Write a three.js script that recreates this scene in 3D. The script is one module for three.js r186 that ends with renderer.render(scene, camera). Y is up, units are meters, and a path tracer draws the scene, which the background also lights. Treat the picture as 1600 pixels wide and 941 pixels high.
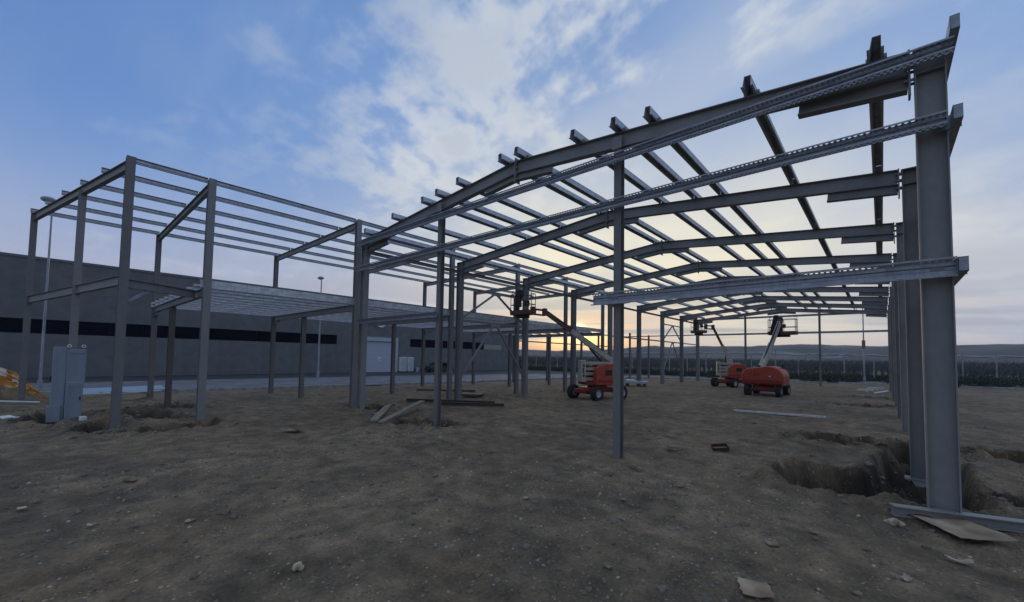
import * as THREE from 'three';
import { mergeGeometries } from 'three/addons/utils/BufferGeometryUtils.js';
import { RoundedBoxGeometry } from 'three/addons/geometries/RoundedBoxGeometry.js';

// ------------------------------------------------------------------ camera
// metres; x runs along the gable to the right, y up, -z into the depth of the hall
const scene = new THREE.Scene();
const renderer = new THREE.WebGLRenderer({ antialias: true });
renderer.setSize(1024, 602);
renderer.toneMapping = THREE.LinearToneMapping;
renderer.toneMappingExposure = 1.15;
renderer.shadowMap.enabled = true;
const camera = new THREE.PerspectiveCamera(78.02, 1600 / 1056.5, 0.1, 9000);
const EYE = new THREE.Vector3(13.496, 1.9, 7.405);
camera.position.copy(EYE);
camera.up.set(0.01982, 0.99871, 0.04678);
camera.lookAt(EYE.x - 0.66254 * 10, EYE.y + 0.04816 * 10, EYE.z - 0.74748 * 10);
camera.setViewOffset(1600, 1056.5, 0, 0, 1600, 941);       // lens shift: the photograph is cropped below its middle
scene.add(camera);

// ------------------------------------------------------------------ noise
function rng(seed) { let s = seed >>> 0; return () => { s = (s + 0x6D2B79F5) >>> 0; let t = s; t = Math.imul(t ^ (t >>> 15), t | 1); t ^= t + Math.imul(t ^ (t >>> 7), t | 61); return ((t ^ (t >>> 14)) >>> 0) / 4294967296; }; }
const PERM = new Uint8Array(512); { const r = rng(77); const a = [...Array(256).keys()]; for (let i = 255; i > 0; i--) { const j = Math.floor(r() * (i + 1)); [a[i], a[j]] = [a[j], a[i]]; } for (let i = 0; i < 512; i++) PERM[i] = a[i & 255]; }
const fade = t => t * t * t * (t * (t * 6 - 15) + 10);
const G2 = []; for (let i = 0; i < 16; i++) G2.push([Math.cos(i * Math.PI / 8), Math.sin(i * Math.PI / 8)]);
function n2(x, y) {                                            // gradient noise, about -0.7..0.7
  const xi = Math.floor(x), yi = Math.floor(y), fx = x - xi, fy = y - yi, u = fade(fx), v = fade(fy), X = xi & 255, Y = yi & 255;
  const g = (a, b, dx, dy) => { const q = G2[PERM[PERM[(X + a) & 255] + ((Y + b) & 255)] & 15]; return q[0] * dx + q[1] * dy; };
  const p = g(0, 0, fx, fy), q = g(1, 0, fx - 1, fy), r = g(0, 1, fx, fy - 1), s = g(1, 1, fx - 1, fy - 1);
  return p + (q - p) * u + ((r + (s - r) * u) - (p + (q - p) * u)) * v;
}
function n2p(x, y, per) {                                      // the same, repeating every `per` cells
  const xi = Math.floor(x), yi = Math.floor(y), fx = x - xi, fy = y - yi, u = fade(fx), v = fade(fy), m = k => ((k % per) + per) % per;
  const g = (a, b, dx, dy) => { const q = G2[PERM[PERM[m(xi + a) & 255] + (m(yi + b) & 255)] & 15]; return q[0] * dx + q[1] * dy; };
  const p = g(0, 0, fx, fy), q = g(1, 0, fx - 1, fy), r = g(0, 1, fx, fy - 1), s = g(1, 1, fx - 1, fy - 1);
  return p + (q - p) * u + ((r + (s - r) * u) - (p + (q - p) * u)) * v;
}
function fbm(x, y, oct, gain = 0.5) { let s = 0, a = 1; for (let i = 0; i < oct; i++) { s += a * n2(x, y); x = x * 2.03 + 17.3; y = y * 2.03 - 9.1; a *= gain; } return s; }
const sstep = (a, b, x) => { const t = Math.min(1, Math.max(0, (x - a) / (b - a))); return t * t * (3 - 2 * t); };
const lerp = (a, b, t) => a + (b - a) * t;
const mix3 = (a, b, t) => [lerp(a[0], b[0], t), lerp(a[1], b[1], t), lerp(a[2], b[2], t)];

// ------------------------------------------------------------------ sky (air and clouds by direction)
const SUN_AZ = -32.6 * Math.PI / 180, SUN_EL = 3.5 * Math.PI / 180;
const sunDir = new THREE.Vector3(Math.sin(SUN_AZ) * Math.cos(SUN_EL), Math.sin(SUN_EL), -Math.cos(SUN_AZ) * Math.cos(SUN_EL));
{
  const W = 3072, H = 1536, data = new Float32Array(W * H * 4);
  const R2D = 180 / Math.PI;
  for (let j = 0; j < H; j++) {
    const el = ((j + 0.5) / H - 0.5) * Math.PI;
    const below = el < -0.04, sy = Math.sin(el), cy = Math.cos(el), e = el * R2D;
    for (let i = 0; i < W; i++) {
      const o = (j * W + i) * 4; data[o + 3] = 1;
      if (below) { data[o] = 0.09; data[o + 1] = 0.09; data[o + 2] = 0.085; continue; }
      const a = ((i + 0.5) / W - 0.5) * 2 * Math.PI, dx = Math.cos(a) * cy, dz = Math.sin(a) * cy;
      const dot = dx * sunDir.x + sy * sunDir.y + dz * sunDir.z, ang = Math.acos(Math.min(1, Math.max(-1, dot))) * R2D;
      let az = Math.atan2(dx, -dz) * R2D - SUN_AZ * R2D; if (az > 180) az -= 360; if (az < -180) az += 360;   // 0 at the sun, + to the right
      // clear air
      const ee = Math.max(0, e);
      let c = mix3([0.36, 0.40, 0.53], [0.15, 0.28, 0.56], sstep(2, 26, ee));
      c = mix3(c, [0.09, 0.20, 0.45], sstep(22, 55, ee) * 0.85);
      c = mix3(c, [0.11, 0.215, 0.475], sstep(-20, -70, az) * sstep(12, 30, ee) * sstep(-140, -100, az));
      const leftness = sstep(22, 75, Math.abs(az)) ; c = mix3(mix3(c, [0.36, 0.46, 0.64], 0.35 * sstep(30, 10, Math.abs(az - 32))), c, leftness * 0.6);
      // bright veil of thin cloud around the sun
      const veil = Math.exp(-((ang / 25) ** 2)), veil2 = Math.exp(-((Math.max(0, Math.abs(az - 10) - 9) / 20) ** 2) - (((e - 9) / 13) ** 2));
      c = mix3(c, [0.70, 0.70, 0.63], 0.72 * veil);
      c = mix3(c, [1.02, 0.90, 0.60], 0.88 * veil2 * (0.72 + 0.5 * n2(az * 0.09, e * 0.16)));
      // cloud sheet seen in perspective
      const k = 1 / (Math.max(sy, 0) + 0.26), px = dx * k, pz = dz * k;
      const warpx = n2(px * 0.9 + 3.1, pz * 0.9) * 0.55, warpz = n2(px * 0.9 - 8.2, pz * 0.9 + 5.5) * 0.55;
      const f1 = fbm(px * 1.9 + warpx + 2.2, pz * 2.2 + warpz + 0.7, 6, 0.55);
      const f2 = fbm(px * 6.4 + warpx * 2 - 6, pz * 7.4 + warpz * 2 + 11, 5, 0.6);
      // the broad field of broken cloud above and to both sides of the sun
      const field = 0.5 * Math.exp(-(((az + 23) / 12) ** 2) - (((e - 25) / 8) ** 2)) + 0.80 * Math.exp(-(((az + 10) / 21) ** 2) - (((e - 34) / 24) ** 2)) + 1.0 * Math.exp(-(((az - 20) / 22) ** 2) - (((e - 40) / 8) ** 2)) + 0.55 * Math.exp(-(((az - 38) / 20) ** 2) - (((e - 12) / 10) ** 2)) + 0.25 * sstep(20, 8, e) + 0.80 * sstep(40, 56, e) + 0.72 * sstep(85, 125, Math.abs(az)) * sstep(4, 22, e);  // last terms: unseen cloud overhead and behind, added to brighten and neutralise the light
      let cov = sstep(0.02, 0.92, f1 * 0.66 + f2 * 0.74 + field * 0.64 - 0.10) * Math.min(1, 0.25 + field);
      const thick = sstep(0.0, 0.55, f1 + f2 * 0.5);
      const cloud = mix3(mix3([0.60, 0.64, 0.69], [0.76, 0.74, 0.66], Math.exp(-((ang / 34) ** 2))), [0.42, 0.46, 0.53], thick * 0.6);
      c = mix3(c, cloud, 0.76 * cov * (1 - 0.5 * veil2));
      const wisp = sstep(0.05, 0.5, fbm(px * 0.8 + 9 + warpz, pz * 2.6 + warpx - 4, 5, 0.55) + 0.12) * (0.12 + 0.88 * sstep(-60, -15, az) * sstep(75, 40, Math.abs(az)));
      c = mix3(c, [0.52, 0.56, 0.62], 0.26 * wisp * sstep(60, 30, e));
      // long low bands near the horizon
      const band = fbm(az * 0.022 + 4, e * 0.42 + n2(az * 0.03, e * 0.2) * 0.9, 5, 0.55), low = sstep(15, 3, e);
      const grey = mix3([0.36, 0.38, 0.47], [0.34, 0.31, 0.33], Math.exp(-((az / 38) ** 2)));
      c = mix3(c, grey, low * 0.72 * sstep(-0.25, 0.35, band));
      const peach = mix3([0.60, 0.50, 0.46], [0.98, 0.56, 0.22], Math.exp(-((az / 13) ** 2) - (((e - 2.5) / 3.5) ** 2)));
      c = mix3(c, peach, low * 0.8 * sstep(0.02, 0.36, -band + 0.10) * Math.exp(-((az / 46) ** 2)));
      c = mix3(c, [0.74, 0.30, 0.17], 0.55 * sstep(3.2, 0.6, e) * Math.exp(-(((az + 4) / 12) ** 2)));
      // glow of the sun behind the bands
      const g1 = 1.0 * Math.exp(-((az / 5.2) ** 2) - (((e - 2.5) / 1.9) ** 2)) * (0.65 + 0.5 * sstep(-0.2, 0.3, -band)), g2 = 7.0 * Math.exp(-((ang / 0.75) ** 2));
      c[0] += g1 * 1.0 + g2; c[1] += g1 * 0.58 + g2 * 0.82; c[2] += g1 * 0.10 + g2 * 0.40;
      data[o] = c[0]; data[o + 1] = c[1]; data[o + 2] = c[2];
    }
  }
  const sky = new THREE.DataTexture(data, W, H, THREE.RGBAFormat, THREE.FloatType);
  sky.mapping = THREE.EquirectangularReflectionMapping; sky.magFilter = THREE.LinearFilter; sky.minFilter = THREE.LinearFilter;
  sky.colorSpace = THREE.LinearSRGBColorSpace; sky.needsUpdate = true;
  scene.background = sky; scene.environment = sky;
}
const sun = new THREE.DirectionalLight(new THREE.Color(1, 0.74, 0.46), 0.5);
sun.position.copy(sunDir).multiplyScalar(150); sun.target.position.set(0, 0, 0);
sun.castShadow = true; sun.shadow.radius = 20; sun.shadow.mapSize.set(2048, 2048);
Object.assign(sun.shadow.camera, { left: -70, right: 70, top: 70, bottom: -70, near: 1, far: 400 });
scene.add(sun, sun.target);

// ------------------------------------------------------------------ naming helpers
const used = new Map();
function numbered(name) { const n = used.get(name) || 0; used.set(name, n + 1); return n ? `${name}_${String(n).padStart(3, '0')}` : name; }
function tag(o, label, category, group) { o.userData.label = label; o.userData.category = category; if (group) o.userData.group = group; return o; }
function thing(name, label, category, [x, y, d] = [0, 0, 0], turn = 0, group) {
  const o = new THREE.Group(); o.name = numbered(name); o.position.set(x, y, -d); o.rotation.y = turn; scene.add(o);
  return tag(o, label, category, group);
}
function part(name, geo, mat, parent, label) {
  const g = Array.isArray(geo) ? merge(geo) : geo;
  const m = new THREE.Mesh(g, mat); m.name = name; m.castShadow = m.receiveShadow = true; parent.add(m);
  if (label) m.userData.label = label;
  return m;
}
function single(name, geo, mat, label, category, [x, y, d] = [0, 0, 0], turn = 0, group) {
  const g = Array.isArray(geo) ? merge(geo) : geo;
  const m = new THREE.Mesh(g, mat); m.name = numbered(name); m.castShadow = m.receiveShadow = true;
  m.position.set(x, y, -d); m.rotation.y = turn; scene.add(m); return tag(m, label, category, group);
}
function struct(name, geo, mat, kind = 'structure') {
  const m = new THREE.Mesh(Array.isArray(geo) ? merge(geo) : geo, mat); m.name = numbered(name); m.castShadow = m.receiveShadow = true; m.userData.kind = kind; scene.add(m); return m;
}
function merge(list) { return list.length === 1 ? list[0] : mergeGeometries(list.map(g => { const q = g.index ? g.toNonIndexed() : g; for (const k of Object.keys(q.attributes)) if (!['position', 'normal', 'uv'].includes(k)) q.deleteAttribute(k); return q; })); }
const V = (x, y, d) => new THREE.Vector3(x, y, -d);

// ------------------------------------------------------------------ geometry helpers
// a closed outline [s, t] swept from a to b; s runs to the side, t towards `up`
function sweep(outline, a, b, up = new THREE.Vector3(0, 1, 0), caps = true) {
  const w = b.clone().sub(a), L = w.length(); w.normalize();
  const s = new THREE.Vector3().crossVectors(up, w).normalize(), t = new THREE.Vector3().crossVectors(w, s);
  let area = 0; for (let i = 0; i < outline.length; i++) { const p = outline[i], q = outline[(i + 1) % outline.length]; area += p[0] * q[1] - q[0] * p[1]; }
  const O = area < 0 ? outline.slice().reverse() : outline;
  const P = (p, base) => base.clone().addScaledVector(s, p[0]).addScaledVector(t, p[1]);
  const pos = [], nor = [], uv = []; let run = 0;
  for (let i = 0; i < O.length; i++) {
    const p = O[i], q = O[(i + 1) % O.length], dx = q[0] - p[0], dy = q[1] - p[1], l = Math.hypot(dx, dy); if (l < 1e-6) continue;
    const n = s.clone().multiplyScalar(dy / l).addScaledVector(t, -dx / l);
    const A = P(p, a), B = P(q, a), C = P(q, b), D = P(p, b);
    for (const [v, uu, vv] of [[A, run, 0], [B, run + l, 0], [C, run + l, L], [A, run, 0], [C, run + l, L], [D, run, L]]) { pos.push(v.x, v.y, v.z); nor.push(n.x, n.y, n.z); uv.push(uu, vv); }
    run += l;
  }
  if (caps) {
    const c2 = O.map(p => new THREE.Vector2(p[0], p[1])), tris = THREE.ShapeUtils.triangulateShape(c2, []);
    for (const f of tris) {
      for (const k of [f[0], f[2], f[1]]) { const v = P(O[k], a); pos.push(v.x, v.y, v.z); nor.push(-w.x, -w.y, -w.z); uv.push(O[k][0], O[k][1]); }
      for (const k of [f[0], f[1], f[2]]) { const v = P(O[k], b); pos.push(v.x, v.y, v.z); nor.push(w.x, w.y, w.z); uv.push(O[k][0], O[k][1]); }
    }
  }
  const g = new THREE.BufferGeometry();
  g.setAttribute('position', new THREE.Float32BufferAttribute(pos, 3)); g.setAttribute('normal', new THREE.Float32BufferAttribute(nor, 3)); g.setAttribute('uv', new THREE.Float32BufferAttribute(uv, 2));
  return g;
}
// outlines; t from -h/2 to h/2
const I = (h, b, tf = 0.014, tw = 0.010) => [[-b / 2, -h / 2], [b / 2, -h / 2], [b / 2, -h / 2 + tf], [tw / 2, -h / 2 + tf], [tw / 2, h / 2 - tf], [b / 2, h / 2 - tf], [b / 2, h / 2], [-b / 2, h / 2], [-b / 2, h / 2 - tf], [-tw / 2, h / 2 - tf], [-tw / 2, -h / 2 + tf], [-b / 2, -h / 2 + tf]];
const Cs = (h, b, dir = 1, lip = 0.02, t = 0.006) => [[0, -h / 2], [b, -h / 2], [b, -h / 2 + lip], [b - t, -h / 2 + lip], [b - t, -h / 2 + t], [t, -h / 2 + t], [t, h / 2 - t], [b - t, h / 2 - t], [b - t, h / 2 - lip], [b, h / 2 - lip], [b, h / 2], [0, h / 2]].map(([x, y]) => [x * dir, y]);
const Sig = (h, b, dir = 1, t = 0.006) => { const k = b * 0.35; return [[0, -h / 2], [b, -h / 2], [b, -h / 2 + t], [t, -h / 2 + t], [t, -h * 0.22], [k + t, -h * 0.14], [k + t, h * 0.14], [t, h * 0.22], [t, h / 2 - t], [b, h / 2 - t], [b, h / 2], [0, h / 2], [0, h * 0.22 + 0.004], [k, h * 0.14 + 0.004], [k, -h * 0.14 - 0.004], [0, -h * 0.22 - 0.004]].map(([x, y]) => [x * dir, y]); };
const Hat = (h, w) => { const t = 0.0045, a = w * 0.24, b = w * 0.34, e = w / 2; return [[-e, -h / 2], [-e, -h / 2 + t], [-b, -h / 2 + t], [-a - t, h / 2], [a + t, h / 2], [b, -h / 2 + t], [e, -h / 2 + t], [e, -h / 2], [b - t, -h / 2], [a, h / 2 - t], [-a, h / 2 - t], [-b + t, -h / 2]]; };
const Rc = (w, h) => [[-w / 2, -h / 2], [w / 2, -h / 2], [w / 2, h / 2], [-w / 2, h / 2]];
const Oct = (r, n = 8) => Array.from({ length: n }, (_, i) => [r * Math.cos((i + 0.5) * 2 * Math.PI / n), r * Math.sin((i + 0.5) * 2 * Math.PI / n)]);
function box(w, h, d, x = 0, y = 0, z = 0) { const g = new THREE.BoxGeometry(w, h, d); g.translate(x, y, z); scaleUV(g, w, h, d); return g; }
function scaleUV(g, w, h, d) { const u = g.attributes.uv, n = g.attributes.normal; for (let i = 0; i < u.count; i++) { const ax = Math.abs(n.getX(i)), ay = Math.abs(n.getY(i)); u.setXY(i, u.getX(i) * (ax > 0.5 ? d : w), u.getY(i) * (ay > 0.5 ? d : h)); } }
function rbox(w, h, d, r, x = 0, y = 0, z = 0) { const g = new RoundedBoxGeometry(w, h, d, 2, r); g.translate(x, y, z); return g; }
function tube(pts, r, seg = 6) { const list = []; for (let i = 0; i + 1 < pts.length; i++) { const d = pts[i + 1].clone().sub(pts[i]); list.push(sweep(Oct(r, seg), pts[i], pts[i + 1], Math.abs(d.y) > 0.9 * d.length() ? new THREE.Vector3(1, 0, 0) : undefined)); } return merge(list); }
function plateXY(pts, t, d0) { const s = new THREE.Shape(pts.map(p => new THREE.Vector2(p[0], p[1]))); const g = new THREE.ExtrudeGeometry(s, { depth: t, bevelEnabled: false }); g.translate(0, 0, -d0 - t / 2); return g; }

// ------------------------------------------------------------------ textures
function dataTex(n, fn, srgb, rep) {
  const d = new Uint8Array(n * n * 4);
  for (let j = 0; j < n; j++) for (let i = 0; i < n; i++) { const v = fn(i / n, j / n, i, j), o = (j * n + i) * 4; d[o] = v[0]; d[o + 1] = v[1]; d[o + 2] = v[2]; d[o + 3] = 255; }
  const t = new THREE.DataTexture(d, n, n, THREE.RGBAFormat); t.wrapS = t.wrapT = THREE.RepeatWrapping; t.magFilter = THREE.LinearFilter; t.minFilter = THREE.LinearMipmapLinearFilter; t.generateMipmaps = true;
  if (srgb) t.colorSpace = THREE.SRGBColorSpace; if (rep) t.repeat.set(rep[0], rep[1]); t.needsUpdate = true; return t;
}
const b8 = v => Math.max(0, Math.min(255, Math.round(v)));
const fbmP = (u, v, f, oct) => { let s = 0, a = 1; for (let i = 0; i < oct; i++) { s += a * n2p(u * f + i * 3.7 * 0, v * f, f); f *= 2; a *= 0.55; } return s; };

// steel: fine mottling of a primed, dusty section
const steelMap = dataTex(256, (u, v) => { const q = 1 + 0.07 * fbmP(u, v, 3, 5) + 0.04 * fbmP(u, v, 32, 2); const k = 226 * q; return [b8(k), b8(k), b8(k)]; }, true, [0.4, 0.25]);
const galvMap = dataTex(256, (u, v) => { const q = 1 + 0.16 * fbmP(u, v, 8, 4) + 0.1 * n2p(u * 2, v * 64, 64); const k = 222 * q; return [b8(k), b8(k), b8(k)]; }, true, [1, 0.5]);
const M = {};
M.steel = new THREE.MeshStandardMaterial({ color: new THREE.Color().setRGB(0.305, 0.300, 0.285), roughness: 0.55, metalness: 0.0, map: steelMap });
M.steelB = new THREE.MeshStandardMaterial({ color: new THREE.Color().setRGB(0.232, 0.224, 0.208), roughness: 0.62, metalness: 0.0, map: steelMap });
M.galv = new THREE.MeshStandardMaterial({ color: new THREE.Color().setRGB(0.42, 0.445, 0.48), roughness: 0.42, metalness: 0.35, map: galvMap });
M.zincDull = new THREE.MeshStandardMaterial({ color: new THREE.Color().setRGB(0.60, 0.62, 0.65), roughness: 0.4, metalness: 0.5, map: galvMap });
M.purlin = new THREE.MeshStandardMaterial({ color: new THREE.Color().setRGB(0.66, 0.68, 0.71), roughness: 0.5, metalness: 0.1, map: galvMap });
M.zinc = new THREE.MeshStandardMaterial({ color: new THREE.Color().setRGB(0.82, 0.84, 0.86), roughness: 0.34, metalness: 0.2, map: galvMap });
M.conc0 = new THREE.MeshStandardMaterial({ color: new THREE.Color().setRGB(0.5, 0.5, 0.48), roughness: 0.9, map: steelMap });
// flange with two rows of punched holes: u across 0..0.1 m, v along
const holes = dataTex(128, (u, v) => { let on = 255; for (const [cx, cy] of [[0.28, 0.25], [0.28, 0.75], [0.72, 0.5], [0.72, 0.0], [0.72, 1.0]]) { const dx = (u - cx) / 0.17, dy = (v - cy) / 0.16; if (dx * dx + dy * dy < 1) on = 0; } return [on, on, on]; }, false, [10, 8]);
M.punched = new THREE.MeshStandardMaterial({ color: new THREE.Color().setRGB(0.50, 0.525, 0.56), roughness: 0.45, metalness: 0.3, alphaMap: holes, alphaTest: 0.5, side: THREE.DoubleSide });

// ------------------------------------------------------------------ ground
const PITS = [ // x, depth, half-size x, half-size z, turn, deep, edge
  [13.05, 1.15, 0.85, 0.95, 0.2, 0.88, 0.30], [13.95, 2.9, 0.55, 2.2, 0.0, 0.65, 0.3],
  [13.2, 5.75, 1.25, 0.52, -0.06, 1.0, 0.22], [15.6, 6.0, 0.95, 0.65, -0.5, 1.1, 0.25], [15.0, 1.7, 0.5, 0.35, 0.3, 0.35, 0.25],
  [3.45, -0.15, 0.62, 0.52, 0.25, 0.62, 0.22], [4.25, 0.15, 0.45, 0.45, 0, 0.35, 0.25],
  [0.15, -5.0, 0.42, 0.9, 0.1, 0.30, 0.25], [-1.3, -6.35, 1.1, 0.36, -0.25, 0.32, 0.2], [-3.6, -7.2, 1.3, 0.4, -0.2, 0.32, 0.25], [-4.9, -4.3, 0.8, 0.55, 0.2, 0.22, 0.3],
  [-0.6, 0.7, 0.9, 0.6, 0.0, 0.18, 0.35], [-3.2, -5.3, 1.6, 0.6, 0.3, 0.22, 0.4], [12.9, 17.5, 1.2, 0.5, 0.2, 0.25, 0.4], [13.2, 24, 1.0, 0.7, 0.1, 0.25, 0.4],
];
const MOUNDS = [[9.75, -0.1, 0.35, 0.25, 0.05], [9.45, 0.1, 0.3, 0.3, 0.04], [0.1, -0.15, 0.5, 0.3, 0.07], [-0.5, 4.3, 0.6, 0.3, 0.08], [3.85, -0.55, 0.5, 0.2, 0.07], [-0.4, -4.1, 0.4, 0.25, 0.06], [-8.3, -4.6, 0.6, 0.4, 0.1], [-8.4, 0.1, 0.6, 0.3, 0.08], [-4.9, 0.1, 0.6, 0.3, 0.08], [12.1, 0.35, 0.9, 0.45, 0.10], [13.55, -0.15, 0.6, 0.25, 0.10], [12.2, 4.1, 1.0, 0.7, 0.12], [2.5, 1.4, 0.9, 0.6, 0.10], [-2.3, -7.6, 1.5, 0.5, 0.12], [-3.0, -6.0, 1.2, 0.4, 0.16], [-6.5, -8.2, 2.2, 1.2, 0.2], [-10.5, -8.4, 1.6, 1.0, 0.75], [-13.5, -8.9, 2.5, 1.1, 0.9], [14.9, 3.3, 0.7, 0.9, 0.1], [10.6, 1.3, 1.1, 0.5, 0.07], [-1.0, 7.0, 2.2, 0.6, 0.14], [0.3, 8.3, 1.6, 0.5, 0.10]];
const EDGE = [[-60, -22], [-12, -15.2], [-5.6, -13.9], [0, -12.4], [5.5, -11.5], [11.5, -10.7], [18, -10.3], [24, -10.0], [31, -8.6], [35, -6.2], [37.5, -2.6]];
function roadEdge(d) { let k = 0; while (k < EDGE.length - 2 && d > EDGE[k + 1][0]) k++; const [d0, x0] = EDGE[k], [d1, x1] = EDGE[k + 1]; return lerp(x0, x1, Math.min(1.0, Math.max(0, (d - d0) / (d1 - d0)))); }
function groundY(x, d) {
  let y = 0.055 * fbm(x * 0.21 + 5, d * 0.21 - 3, 3) + 0.028 * fbm(x * 0.9, d * 1.1 + 40, 3);
  const near = sstep(40, 8, Math.hypot(x - 10, d + 3));
  if (near > 0) y += near * (0.030 * fbm(x * 2.6 + 20, d * 3.2, 4, 0.55) + 0.010 * fbm(x * 9, d * 10, 2) * (1 + 1.5 * sstep(0, 0.5, n2(x * 0.6 + 3, d * 0.6))));
  for (const [cx, cd, rx, rz, t, deep, edge] of PITS) {
    const ax = x - cx, ad = d - cd; if (Math.abs(ax) > 4 || Math.abs(ad) > 4) continue;
    const c = Math.cos(t), s = Math.sin(t), lx = (ax * c + ad * s) / rx, lz = (-ax * s + ad * c) / rz;
    const wob = 0.22 * fbm(x * 1.7 + cx, d * 1.7, 3) + 0.10 * n2(x * 6, d * 6), q = Math.pow(Math.pow(Math.abs(lx), 3) + Math.pow(Math.abs(lz), 3), 1 / 3) + wob;
    y -= deep * sstep(1.14, 1.14 - edge * 1.2, q) * (0.9 + 0.6 * fbm(x * 2.3, d * 2.3, 3) + 0.34 * fbm(x * 6.1 + 3, d * 6.1, 3)) - 0.05 * sstep(1.7, 1.2, q) * sstep(1.0, 1.2, q) * (1 + 2 * fbm(x * 4, d * 4, 2));
  }
  for (const [cx, cd, rx, rz, h] of MOUNDS) { const lx = (x - cx) / rx, lz = (d - cd) / rz, q = lx * lx + lz * lz; if (q < 4) y += h * Math.exp(-q * 1.6) * (1 + 0.8 * fbm(x * 1.9, d * 1.9, 3)); }
  // the building pad levels off at the road in the west and at the lane behind
  y = lerp(y, -0.05, sstep(1.6, 0.3, x - roadEdge(d)));
  y = lerp(y, -0.05, sstep(34.5, 37, d));
  return y;
}
function coordLines(parts) { const a = []; for (const [from, to, step] of parts) for (let v = from; v < to - step * 0.01; v += step) a.push(v); a.push(parts[parts.length - 1][1]); return a; }
function grow(from, to, k) { const a = []; let v = from, s = 1.2; while (Math.abs(v) < Math.abs(to)) { v += Math.sign(to) * s; s *= k; a.push(v); } a[a.length - 1] = to; return a; }
{
  const xs = [...grow(-34, -1400, 1.35).reverse(), ...coordLines([[-34, -6, 0.33], [-6, 2, 0.12], [2, 16.4, 0.055], [16.4, 24, 0.2]]), ...grow(24, 1400, 1.35)];
  const ds = [...grow(-12, -1400, 1.35).reverse(), ...coordLines([[-12, -8.6, 0.2], [-8.6, 3.2, 0.055], [3.2, 12, 0.11], [12, 44, 0.36]]), ...grow(44, 1400, 1.35)];
  const nx = xs.length, nd = ds.length, pos = new Float32Array(nx * nd * 3), uv = new Float32Array(nx * nd * 2), col = new Float32Array(nx * nd * 3), idx = [];
  for (let j = 0; j < nd; j++) for (let i = 0; i < nx; i++) {
    const k = j * nx + i, x = xs[i], d = ds[j], y = groundY(x, d);
    pos.set([x, y, -d], k * 3); uv.set([x / 4.7, d / 4.7], k * 2);
    // soil colour varies by place: damp dark earth, dusty grey, a little ochre
    const a = fbm(x * 0.33 + 8, d * 0.33, 4), b = fbm(x * 1.3 - 4, d * 1.6 + 9, 4), o = sstep(0.1, 0.55, fbm(x * 0.42 - 30, d * 0.42 + 12, 3));
    let c = mix3([0.76, 0.74, 0.70], [1.34, 1.30, 1.24], sstep(-0.5, 0.5, a * 0.7 + b * 0.75));
    c = mix3(c, [1.15, 0.92, 0.66], 0.30 * o);
    for (const [cx, cd, rx, rz, t] of PITS) {                  // shade inside the pits, painted into the soil colour
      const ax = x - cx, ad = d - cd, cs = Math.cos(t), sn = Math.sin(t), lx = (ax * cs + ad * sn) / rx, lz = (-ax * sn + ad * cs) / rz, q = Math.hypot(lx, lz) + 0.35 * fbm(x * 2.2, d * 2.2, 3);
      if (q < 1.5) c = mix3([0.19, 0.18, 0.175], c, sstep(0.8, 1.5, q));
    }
    if (Math.hypot(x, d) > 50) c = mix3(c, [0.7, 0.8, 0.55], 0.6);
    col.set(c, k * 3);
  }
  for (let j = 0; j + 1 < nd; j++) for (let i = 0; i + 1 < nx; i++) { const a = j * nx + i; idx.push(a, a + 1, a + nx, a + 1, a + nx + 1, a + nx); }
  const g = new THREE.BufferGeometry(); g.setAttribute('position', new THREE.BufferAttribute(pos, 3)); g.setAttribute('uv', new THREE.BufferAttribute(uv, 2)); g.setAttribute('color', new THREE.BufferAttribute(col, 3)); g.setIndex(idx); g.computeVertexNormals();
  const N = 1024, hgt = new Float32Array(N * N), r = rng(5);
  for (let j = 0; j < N; j++) for (let i = 0; i < N; i++) hgt[j * N + i] = 0.35 * fbmP(i / N, j / N, 16, 5) + 0.25 * fbmP(i / N + 0.37, j / N, 128, 2);
  const tint = new Float32Array(N * N);
  for (let q = 0; q < 5200; q++) {                           // pebbles pressed into the soil
    const cx = r() * N, cy = r() * N, R = 1.0 + 3.6 * Math.pow(r(), 4), tone = 0.25 + r() * 0.75, el = 0.6 + r() * 0.4, th = r() * 3.14;
    for (let y = -5; y <= 5; y++) for (let x = -5; x <= 5; x++) { const u = (x * Math.cos(th) + y * Math.sin(th)) / R, v = (-x * Math.sin(th) + y * Math.cos(th)) / (R * el), e = u * u + v * v; if (e < 1) { const k = (((cy + y) | 0) + N) % N * N + (((cx + x) | 0) + N) % N; hgt[k] = Math.max(hgt[k], 0.15 + 0.5 * Math.sqrt(1 - e) * R / 4); tint[k] = tone; } }
  }
  const map = dataTex(N, (u, v, i, j) => { const h = hgt[j * N + i], t = tint[j * N + i], q = 0.84 + 0.62 * h, k = t ? 0.5 * q + 0.85 * t : q; return [b8(129 * k * (t ? 1.02 : 1.0)), b8(113 * k * (t ? 1.03 : 1)), b8(89 * k * (t ? 1.10 : 1))]; }, true);
  const bump = dataTex(N, (u, v, i, j) => { const k = b8(128 + 120 * hgt[j * N + i]); return [k, k, k]; }, false);
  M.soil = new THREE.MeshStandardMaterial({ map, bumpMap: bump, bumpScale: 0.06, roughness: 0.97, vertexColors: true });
  struct('ground', g, M.soil);
}

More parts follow.
